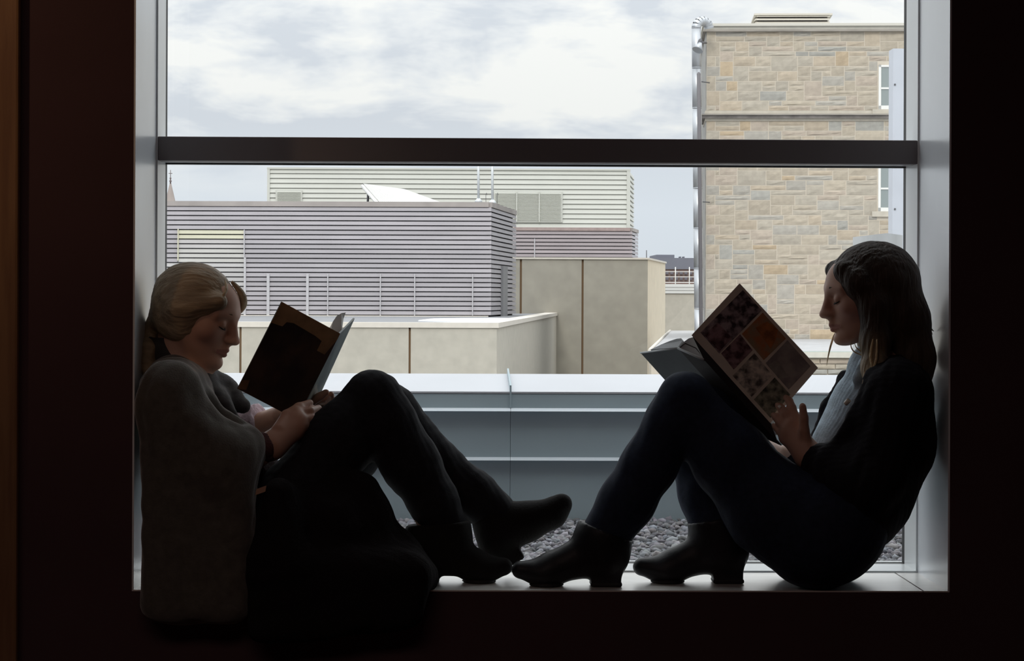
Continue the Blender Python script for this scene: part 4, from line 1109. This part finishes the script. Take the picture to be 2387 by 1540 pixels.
# dark coat lying on the sill edge under her knees, hanging over the front
def coat():
    K = Field((-.55, -.14, ZS - .22), (.02, .24, ZS + .30), .006)
    K.chain([(V(790, 1125, .05), .045), (V(842, 1150, .05), .040), (V(868, 1200, .05), .045), (V(878, 1262, .05), .045), (V(880, 1310, .04), .05)], .02)
    K.chain([(V(690, 1180, .05), .08), (V(780, 1230, .05), .09), (V(830, 1260, .05), .075)], .03)
    K.chain([(V(620, 1330, -.005), .055), (V(760, 1320, .0), .065), (V(880, 1320, .01), .055), (V(945, 1318, .02), .045), (V(985, 1345, .02), .036)], .03)
    for x in range(610, 1000, 30): K.rc(V(x, 1340, -.045), .032, V(x - 6, 1470 - (x - 610) * .12, -.055), .020, .05)
    K.chain([(V(915, 1235, .05), .018), (V(935, 1262, .05), .022), (V(950, 1290, .05), .03)], .02)
    K.rc(V(650, 1290, -.05), .06, V(650, 1150, -.06), .035, .05)
    K.box((-.2, .20, ZS - .15), (.6, .20, .15), None, .002, .004, sub=True)
    o = field_obj("coat", K, mat("black_coat_cloth", (.013, .011, .012), .95, spec=.15, bump=.25, bscale=200), None, 2, fold=(.003, 40, 8, (1, 1, .5)))
    tag(o, "dark coat bunched on the sill under the caped reader's knees", "coat")
coat()

# ---------------------------------------------------------------- reader in the dark jacket (sits at the right end)
def reader_right():
    root = empty("person", (at(1890, 1340, .13).x, .13, ZS))
    tag(root, "long-haired person in a dark jacket and denim shirt reading a picture-covered book", "person")
    A = head_axes(-1, math.radians(12), math.radians(4)); O = V(2024, 683, .14)
    ft = lip_tint(SKIN, LIP)(O, A)
    kn, kf = V(1598, 932, .085), V(1648, 960, .20)
    w1, w2 = V(1884, 1060, .045), V(1790, 1060, .24)
    F = Field((.36, -.10, ZS - .02), (1.13, .42, ZS + .86), .0065,
              fine=[(O - .14, O + .13, .0028), (V(1795, 1075, -.0), V(1900, 915, .11), .0036)])
    P = add_head(F, O, A)
    F.rc(P(-.030, 0, -.045), .047, V(2068, 868, .135), .055, .03)
    F.chain([(V(2070, 920, .135), .085), (V(2015, 1080, .13), .085), (V(1900, 1255, .13), .090)], .05, 1.4)
    for Y, sx in ((.0, 2088), (.28, 2062)): F.rc(V(2070, 880, .135), .048, V(sx, 908, Y), .043, .04)
    F.chain([(V(2088, 912, .0), .044), (V(2022, 1112, -.03), .038), (w1, .024)], .02)
    F.chain([(V(2062, 912, .28), .044), (V(1960, 1080, .30), .038), (w2, .024)], .02)
    kp = [V(1853, 976, .078), V(1843, 991, .072), V(1835, 1006, .070), V(1831, 1021, .072)]
    hand(F, w1, kp, [
        [(V(1878, 1030, .040), .0145), (V(1874, 1003, .034), .0120), (V(1874, 974, .030), .0100), (V(1871, 947, .028), .0082)],
        [(kp[0], .0112), (V(1846, 950, .082), .0098), (V(1840, 934, .090), .0085), (V(1832, 926, .098), .0072)],
        [(kp[1], .0115), (V(1830, 964, .078), .0100), (V(1820, 950, .086), .0086), (V(1813, 944, .096), .0074)],
        [(kp[2], .0110), (V(1819, 984, .078), .0096), (V(1809, 972, .086), .0083), (V(1803, 967, .096), .0071)],
        [(kp[3], .0098), (V(1818, 1005, .082), .0084), (V(1809, 996, .090), .0072), (V(1804, 991, .098), .0062)]], .025)
    kq = [V(1752, 1010, .26), V(1750, 1025, .262), V(1752, 1040, .262), V(1758, 1054, .26)]
    hand(F, w2, kq, [
        [(V(1785, 1040, .24), .0135), (V(1765, 1005, .235), .0115), (V(1745, 985, .232), .0095), (V(1732, 972, .230), .0080)],
        [(kq[0], .0110), (V(1728, 990, .262), .0096), (V(1712, 978, .255), .0084), (V(1704, 972, .245), .0072)],
        [(kq[1], .0112), (V(1724, 1008, .266), .0098), (V(1706, 997, .258), .0086), (V(1698, 990, .246), .0074)],
        [(kq[2], .0106), (V(1726, 1026, .266), .0092), (V(1709, 1016, .258), .0080), (V(1702, 1009, .246), .0070)],
        [(kq[3], .0096), (V(1736, 1044, .264), .0082), (V(1722, 1036, .256), .0072), (V(1716, 1030, .246), .0062)]], .024)
    for hip, kk, ank in ((V(1885, 1262, .05), kn, V(1402, 1290, .09)), (V(1880, 1262, .21), kf, V(1680, 1290, .15))):
        F.chain([(hip, .082), (kk, .050), (ank, .034)], .03)
    field_obj("body", F, M_skin, root, 1, tint=ft)
    face_details(P, root, mat("brown_eyebrow", (.05, .03, .02), .8))
    nl = tube("fingernail", [V(1821, 951, .077), V(1816, 946, .083)], [.0046, .0040], mat("nail_highlight", (.85, .80, .72), .2), root, 8)  # the highlight on the nail is put into its pale colour
    # long straight hair, dark crown and fairer ends
    H = Field(O - np.array([.12, .16, .36]), O + np.array([.20, .14, .15]), .0040)
    H.ell(P(-.016, 0, .030), (.099, .084, .086), A, .02)
    H.chain([(P(-.045, 0, .010), .074), (V(2094, 745, .14), .066), (V(2118, 835, .13), .056), (V(2128, 930, .12), .036)], .03, 1.15)
    for s in (-1, 1):
        H.chain([(P(.058, s * .045, .066), .020), (P(.034, s * .064, .030), .026), (P(.010, s * .072, -.030), .030)], .02)
    H.chain([(P(.010, .070, -.030), .032), (V(2040, 795, .055), .032), (V(2040, 860, .03), .028), (V(2036, 915, -.01), .017), (V(2026, 950, -.03), .006)], .02)
    H.chain([(P(.010, -.070, -.030), .032), (V(2035, 800, .225), .030), (V(2020, 870, .25), .022), (V(2010, 920, .26), .008)], .02)
    H.ell(P(.120, 0, -.036), (.071, .078, .104), A, .014, sub=True)
    H.cut(V(2184, 900, .14), np.array([1.0, 0, 0]))
    def ht(v):
        t = np.clip((1.0 - (v[:, 2] - (O[2] - .20)) / .12), 0, 1)[:, None]; fr = np.clip((V(2075, 800, .03)[0] - v[:, 0]) / .03, 0, 1)[:, None]
        t = t * (.12 + .88 * fr)
        return np.array([.045, .027, .018]) * (1 - t) + np.array([.46, .36, .22]) * t
    field_obj("hair", H, M_hairR, root, 1, fold=(.0011, 190, 6, (1, 1, .12)), tint=ht)
    bl = (.62, .47, .27)
    for pp, r in (([V(1962, 762, .20), V(1947, 777, .19), V(1938, 800, .17), V(1931, 828, .16), V(1927, 852, .15)], .0024),
                  ([V(1985, 795, .06), V(1984, 808, .06), V(1992, 820, .055), V(2012, 830, .05), V(2024, 850, .04)], .0015),
                  ([V(1992, 800, .06), V(1998, 812, .05), V(2015, 824, .045), V(2028, 845, .04)], .0015),
                  ([V(2035, 790, .02), V(2030, 830, .01), V(2036, 880, -.015), V(2022, 935, -.03)], .0040),
                  ([V(2044, 790, .015), V(2042, 840, .0), V(2024, 890, -.02), V(2016, 930, -.03)], .0035),
                  ([V(2028, 800, .03), V(2020, 850, .02), V(2014, 880, .0), V(2008, 905, -.01)], .0026)):
        strand("hair_strand", pp, r, M_hairR, root, bl)
    for pp, r in (([V(2150, 725, .12), V(2163, 752, .12), V(2174, 780, .12)], .0024), ([V(2154, 740, .13), V(2162, 768, .13), V(2166, 792, .13)], .0024), ([V(2158, 745, .15), V(2170, 765, .15), V(2177, 772, .15)], .0020)):
        strand("hair_strand", pp, r, M_hairR, root, (.22, .16, .10))
    # clothes
    B_ = Field((.62, -.06, ZS + .12), (1.10, .36, ZS + .58), .005)            # denim shirt
    B_.chain([(V(2052, 885, .135), .062), (V(2034, 950, .135), .086), (V(1986, 1050, .13), .084), (V(1968, 1110, .13), .086)], .04, 1.3)
    B_.rc(V(2035, 855, .135), .056, V(2045, 880, .135), .060, .02)
    B_.chain([(V(2015, 845, .07), .014), (V(2000, 880, .055), .012)], .02)
    B_.ell(P(-.030, 0, -.060), (.050, .050, .045), A, .005, sub=True)
    field_obj("denim_shirt", B_, M_shirt, root, 1, fold=(.003, 60, 21, (1, 1, .6)))
    sb = V(1975, 937, .045)
    Bn = Field(sb - .02, sb + .02, .0015); Bn.ell(sb + np.array([0, -.030, 0]) * .0, (.0045, .0030, .0085), None, .001)
    tube("shirt_button", [V(1971, 941, .008), V(1979, 932, .002)], [.0055, .0055], mat("pearl_button", (.88, .84, .72), .15), root, 12)
    K = Field((.58, -.16, ZS + .08), (1.13, .42, ZS + .60), .0055)            # open jacket
    K.rc(V(2085, 905, -.005), .062, V(2070, 900, .28), .060, .04)
    K.chain([(V(2078, 925, .135), .094), (V(2050, 1030, .135), .115), (V(1990, 1140, .13), .122), (V(1930, 1215, .13), .122)], .05, 1.42)
    a_, b_ = V(2050, 838, .13), V(1902, 1085, .13); nn = np.array([-(a_[2] - b_[2]), 0, (a_[0] - b_[0])])
    K.cut((a_ + b_) / 2, nn)
    K.chain([(V(2095, 862, .06), .022), (V(2040, 880, .0), .016), (V(1990, 975, -.01), .014), (V(1935, 1050, .0), .012)], .02)
    K.chain([(V(2040, 850, .22), .022), (V(1970, 880, .25), .014), (V(1925, 950, .262), .012), (V(1896, 1035, .262), .012), (V(1890, 1100, .24), .02)], .02)
    K.chain([(V(2090, 912, -.015), .062), (V(2036, 1110, -.045), .056), (V(1960, 1100, .0), .046), (V(1904, 1077, .032), .038)], .04)
    K.chain([(V(2062, 912, .29), .060), (V(1965, 1085, .30), .052), (V(1830, 1080, .26), .036)], .04)
    K.cut(V(2184, 900, .14), np.array([1.0, 0, 0]))
    field_obj("jacket", K, M_jack, root, 1, fold=(.003, 50, 31))
    J = Field((.22, -.13, ZS - .005), (1.06, .38, ZS + .56), .0052)           # jeans
    J.chain([(V(1898, 1246, .05), .112), (V(1800, 1185, .055), .104), (V(1702, 1068, .07), .084), (kn, .060)], .03)
    J.chain([(kn, .060), (V(1568, 985, .085), .061), (V(1512, 1085, .088), .062), (V(1462, 1168, .09), .062), (V(1408, 1252, .09), .055)], .02)
    J.chain([(V(1890, 1246, .20), .110), (V(1800, 1180, .20), .098), (V(1715, 1075, .20), .082), (kf, .060)], .03)
    J.chain([(kf, .060), (V(1630, 1060, .20), .066), (V(1645, 1150, .175), .060), (V(1666, 1230, .15), .055)], .02)
    J.rc(V(1905, 1235, .04), .116, V(1905, 1235, .21), .116, .05)
    J.rc(V(1945, 1222, .05), .120, V(1945, 1222, .20), .120, .04)
    J.cut((0, 0, ZS + .001), (0, 0, -1.0))
    field_obj("jeans", J, M_jeanR, root, 2, fold=(.0012, 45, 41))
    boot(root, (at(1456, 1366, .085).x, .085, ZS), (-1, 0, 0), .256, .022, [(V(1405, 1285, .088), .050), (V(1408, 1245, .09), .056), (V(1412, 1235, .09), .057)], M_boot)
    boot(root, (at(1739, 1358, .15).x, .15, ZS), (-1, 0, 0), .260, .028, [(V(1682, 1275, .15), .050), (V(1668, 1215, .155), .056), (V(1666, 1205, .155), .057)], M_boot)
    return root
reader_right()
# ================================================================ THE BOOKS
def quad_slab(name, c4, th, m, parent, n_hint=None):
    """slab on four corners (ring order), thickness th away from the camera side"""
    c = [np.array(p) for p in c4]; n = np.cross(c[1] - c[0], c[3] - c[0]); n /= np.linalg.norm(n)
    if n[1] < 0: n = -n
    o = mesh_obj(name, c + [p + n * th for p in c], [(0, 1, 2, 3), (7, 6, 5, 4), (0, 4, 5, 1), (1, 5, 6, 2), (2, 6, 7, 3), (3, 7, 4, 0)], m); fix_normals(o)
    if parent: place(o, parent)
    return o
def on_quad(c4, u, v):
    c = [np.array(p) for p in c4]; return (c[0] * (1 - u) + c[1] * u) * (1 - v) + (c[3] * (1 - u) + c[2] * u) * v
def print_on(name, c4, poly, m, parent, lift=.0006):
    c = [np.array(p) for p in c4]; n = np.cross(c[1] - c[0], c[3] - c[0]); n /= np.linalg.norm(n)
    if n[1] > 0: n = -n
    v = [on_quad(c4, a, b) + n * lift for a, b in poly]; k = len(v)
    v2 = [on_quad(c4, a, b) - n * lift * .2 for a, b in poly]
    f = [tuple(range(k)), tuple(range(k, 2 * k))[::-1]] + [(i, k + i, k + (i + 1) % k, (i + 1) % k) for i in range(k)]
    o = mesh_obj(name, v + v2, f, m); fix_normals(o)
    if parent: place(o, parent)
    return o
def curved_pages(name, top0, top1, bot0, bot1, bulge, th, m, parent, n=8, skew=.7):
    """page block leaf from spine (…0) to fore edge (…1), arched by the vector bulge"""
    t0, t1, b0, b1 = [np.array(p) for p in (top0, top1, bot0, bot1)]; bulge = np.array(bulge); vs, fs = [], []
    nn = np.cross(t1 - t0, b0 - t0); nn /= np.linalg.norm(nn)
    for i in range(n + 1):
        s = i / n; w = math.sin(math.pi * s ** skew) * bulge
        for p in (t0 + (t1 - t0) * s + w, b0 + (b1 - b0) * s + w): vs += [p, p + nn * th]
    for i in range(n):
        a, b = i * 4, i * 4 + 4
        fs += [(a, b, b + 2, a + 2), (a + 1, a + 3, b + 3, b + 1), (a, a + 1, b + 1, b), (a + 2, b + 2, b + 3, a + 3)]
    fs += [(0, 2, 3, 1), (n * 4, n * 4 + 1, n * 4 + 3, n * 4 + 2)]
    o = mesh_obj(name, vs, fs, m, smooth=False); fix_normals(o)
    if parent: place(o, parent)
    return o
def poly_sweep(name, pts, vec, m, parent):
    """closed outline of a sheaf of pages swept along the spine"""
    v0 = [np.array(p) for p in pts]; n = len(v0); v1 = [p + vec for p in v0]
    f = [tuple(range(n)), tuple(range(n, 2 * n))[::-1]] + [(i, n + i, n + (i + 1) % n, (i + 1) % n) for i in range(n)]
    o = mesh_obj(name, v0 + v1, f, m); fix_normals(o); place(o, parent); return o
M_page = mat("book_paper", (.78, .76, .72), .8)
# --- book held by the caped reader
def book_left():
    TL, TR, BR, BL = V(657, 703, .10), V(793, 777, .18), V(692, 978, .18), V(554, 906, .10)
    FR, FB = V(827, 742, .34), V(738, 938, .34)
    r = empty("hardback_book", V(692, 978, .18)); tag(r, "open brown-and-black book held up by the caped reader", "book")
    M_cv = mat("black_book_cover", (.030, .022, .022), .5, color2=(.075, .045, .032), vscale=16, bump=.02)
    M_band = mat("tan_cover_print", (.34, .205, .10), .55, var=.25, vscale=30)
    M_back = mat("green_grey_back_cover", (.12, .155, .14), .45, color2=(.05, .075, .08), vscale=9)
    c4 = (TL, TR, BR, BL)
    quad_slab("front_cover", c4, .004, M_cv, r)
    print_on("cover_print", c4, [(0, 0), (1, 0), (1, .07), (.93, .27), (.80, .27), (.80, .16), (.68, .145), (.30, .135), (.20, .16), (.17, .22), (0, .24)], M_band, r)
    print_on("cover_print", c4, [(.0, .90), (.10, .86), (.12, .97), (.0, 1)], mat("rust_cover_print", (.20, .10, .05), .6, var=.3, vscale=40), r)
    d4 = (TR, FR, FB, BR)
    quad_slab("back_cover", d4, .004, M_back, r)
    print_on("cover_print", d4, [(.05, .62), (.95, .55), (.95, 1), (.05, 1)], mat("pale_back_print", (.26, .25, .21), .5, var=.2, vscale=30), r)
    off = np.array([-.004, .012, .004])
    up = (np.array(TR) - np.array(BR)); up /= np.linalg.norm(up)
    # paper block along the inside of the front cover
    pb = [p + np.array([0, .005, 0]) for p in (TL * .96 + TR * .04, TR * .97 + TL * .03, BR * .97 + BL * .03, BL * .96 + BR * .04)]
    quad_slab("page_block", [p - up * .003 for p in pb[:2]] + [p + up * .003 for p in pb[2:]], .010, M_page, r)
    sheaf = ((772, 768, .21), (776, 749, .22), (785, 736, .23), (796, 729.5, .245), (806, 728, .26), (801, 742, .265), (797.5, 756, .255), (796, 776, .225))
    poly_sweep("page_sheaf", [V(*q) for q in sheaf], (BR - TR) * .97, M_page, r)
book_left()
# --- picture-covered album on the other reader's knees
def book_right():
    r = empty("picture_book", V(1790, 986, .12)); tag(r, "open album with a panelled picture cover on the jacketed reader's knees", "book")
    TL, TR, BR, BL = V(1612, 781, .135), V(1724, 660, .105), V(1907, 857, .105), V(1796, 986, .135)
    c4 = (TL, TR, BR, BL)                 # u: spine -> fore edge, v: head -> tail
    M_board = mat("grey_brown_cover_board", (.80, .74, .64), .35, var=.15, vscale=14)
    quad_slab("front_cover", c4, .003, M_board, r)
    def art(name, a, b, sc=22, rough=.35): return mat(name, tuple(1.6 * x for x in a), rough, color2=tuple(2.9 * x for x in b), vscale=sc * 2.0, detail=5)
    arts = [art("dim_portrait_print", (.030, .022, .028), (.15, .125, .135), 34), art("dusky_red_print", (.045, .022, .028), (.13, .085, .095), 30),
            art("ochre_figure_print", (.33, .12, .045), (.13, .095, .060), 20), art("grey_face_print", (.07, .065, .06), (.28, .26, .225), 26),
            art("pale_figure_print", (.25, .23, .21), (.09, .08, .08), 18), art("dark_green_print", (.030, .036, .030), (.14, .14, .105), 28)]
    cells = [((.12, .04), (.97, .06), (.97, .30), (.12, .28), 0), ((.14, .29), (.52, .30), (.50, .47), (.12, .46), 1), ((.54, .31), (.96, .32), (.95, .62), (.52, .60), 2),
             ((.05, .49), (.49, .50), (.47, .74), (.05, .73), 3), ((.51, .63), (.95, .64), (.94, .94), (.50, .93), 4), ((.05, .76), (.47, .77), (.47, .97), (.05, .97), 5), ((.14, .08), (.40, .09), (.40, .27), (.14, .27), 1)]
    for a, b, c, d, k in cells: print_on("printed_panel", c4, [a, b, c, d], arts[k], r, .0006 if k != 1 else .0009)
    print_on("printed_panel", c4, [(.74, .36), (.92, .40), (.95, .52), (.84, .56), (.70, .58), (.72, .46)], mat("orange_print", (.42, .15, .04), .5, var=.4, vscale=60), r, .0010)
    print_on("printed_panel", c4, [(.52, .66), (.66, .68), (.62, .86), (.50, .80)], mat("pale_blot_print", (.33, .31, .28), .5, var=.25, vscale=50), r, .0010)
    # spine and the far half
    M_sp = mat("black_spine_cloth", (.030, .026, .026), .6)
    M_slate = mat("slate_back_cover", (.045, .058, .060), .4, var=.2, vscale=15)
    h0, h1 = V(1580, 811, .19), V(1641, 838, .145)                 # head of the spine, far and near hinge
    dv = np.array(BL) - np.array(TL); dv *= .98
    quad_slab("spine", (h1, h0, h0 + dv, h1 + dv), .003, M_sp, r)
    quad_slab("hinge", (V(1614, 783, .1365), h1, h1 + dv * .95, V(1797, 987, .1365)), .003, M_sp, r)
    f0 = V(1493, 822, .36)
    quad_slab("back_cover", (h0, f0, f0 + dv * .92, h0 + dv), .003, M_slate, r)
    M_edge = mat("pale_board_edge", (.62, .66, .68), .5)
    tube("board_edge", [f0, h0], .0022, M_edge, r, 6); tube("board_edge", [h0, h1], .0030, M_edge, r, 6)
    # page blocks arching up from the spine
    upv = np.array([.0, 0, 1.0])
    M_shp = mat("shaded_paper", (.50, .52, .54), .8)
    poly_sweep("page_block", [V(*q) for q in ((1516, 814.5, .345), (1540, 803, .31), (1562, 794, .27), (1578, 789, .24), (1588, 788, .225), (1591, 793, .215), (1586, 803, .205), (1580, 809, .198))], dv * .9, M_shp, r)
    poly_sweep("page_block", [V(*q) for q in ((1583, 809, .188), (1592, 798, .184), (1605, 788.5, .178), (1621, 784, .170), (1636, 788, .162), (1646, 802, .156), (1650, 832, .150), (1642, 836, .150))], dv * .9, M_shp, r)
    for k, (a, b) in enumerate((((1597, 800), (1640, 834)), ((1606, 795), (1645, 828)), ((1616, 791), (1649, 822)))):
        tube("page_edge", [V(1585, 809, .186), V(a[0], a[1], .181), V((a[0] + b[0]) / 2 + 4, (a[1] + b[1]) / 2 - 6, .166), V(b[0], b[1], .153)], .0012, M_sp, r, 6)
book_right()
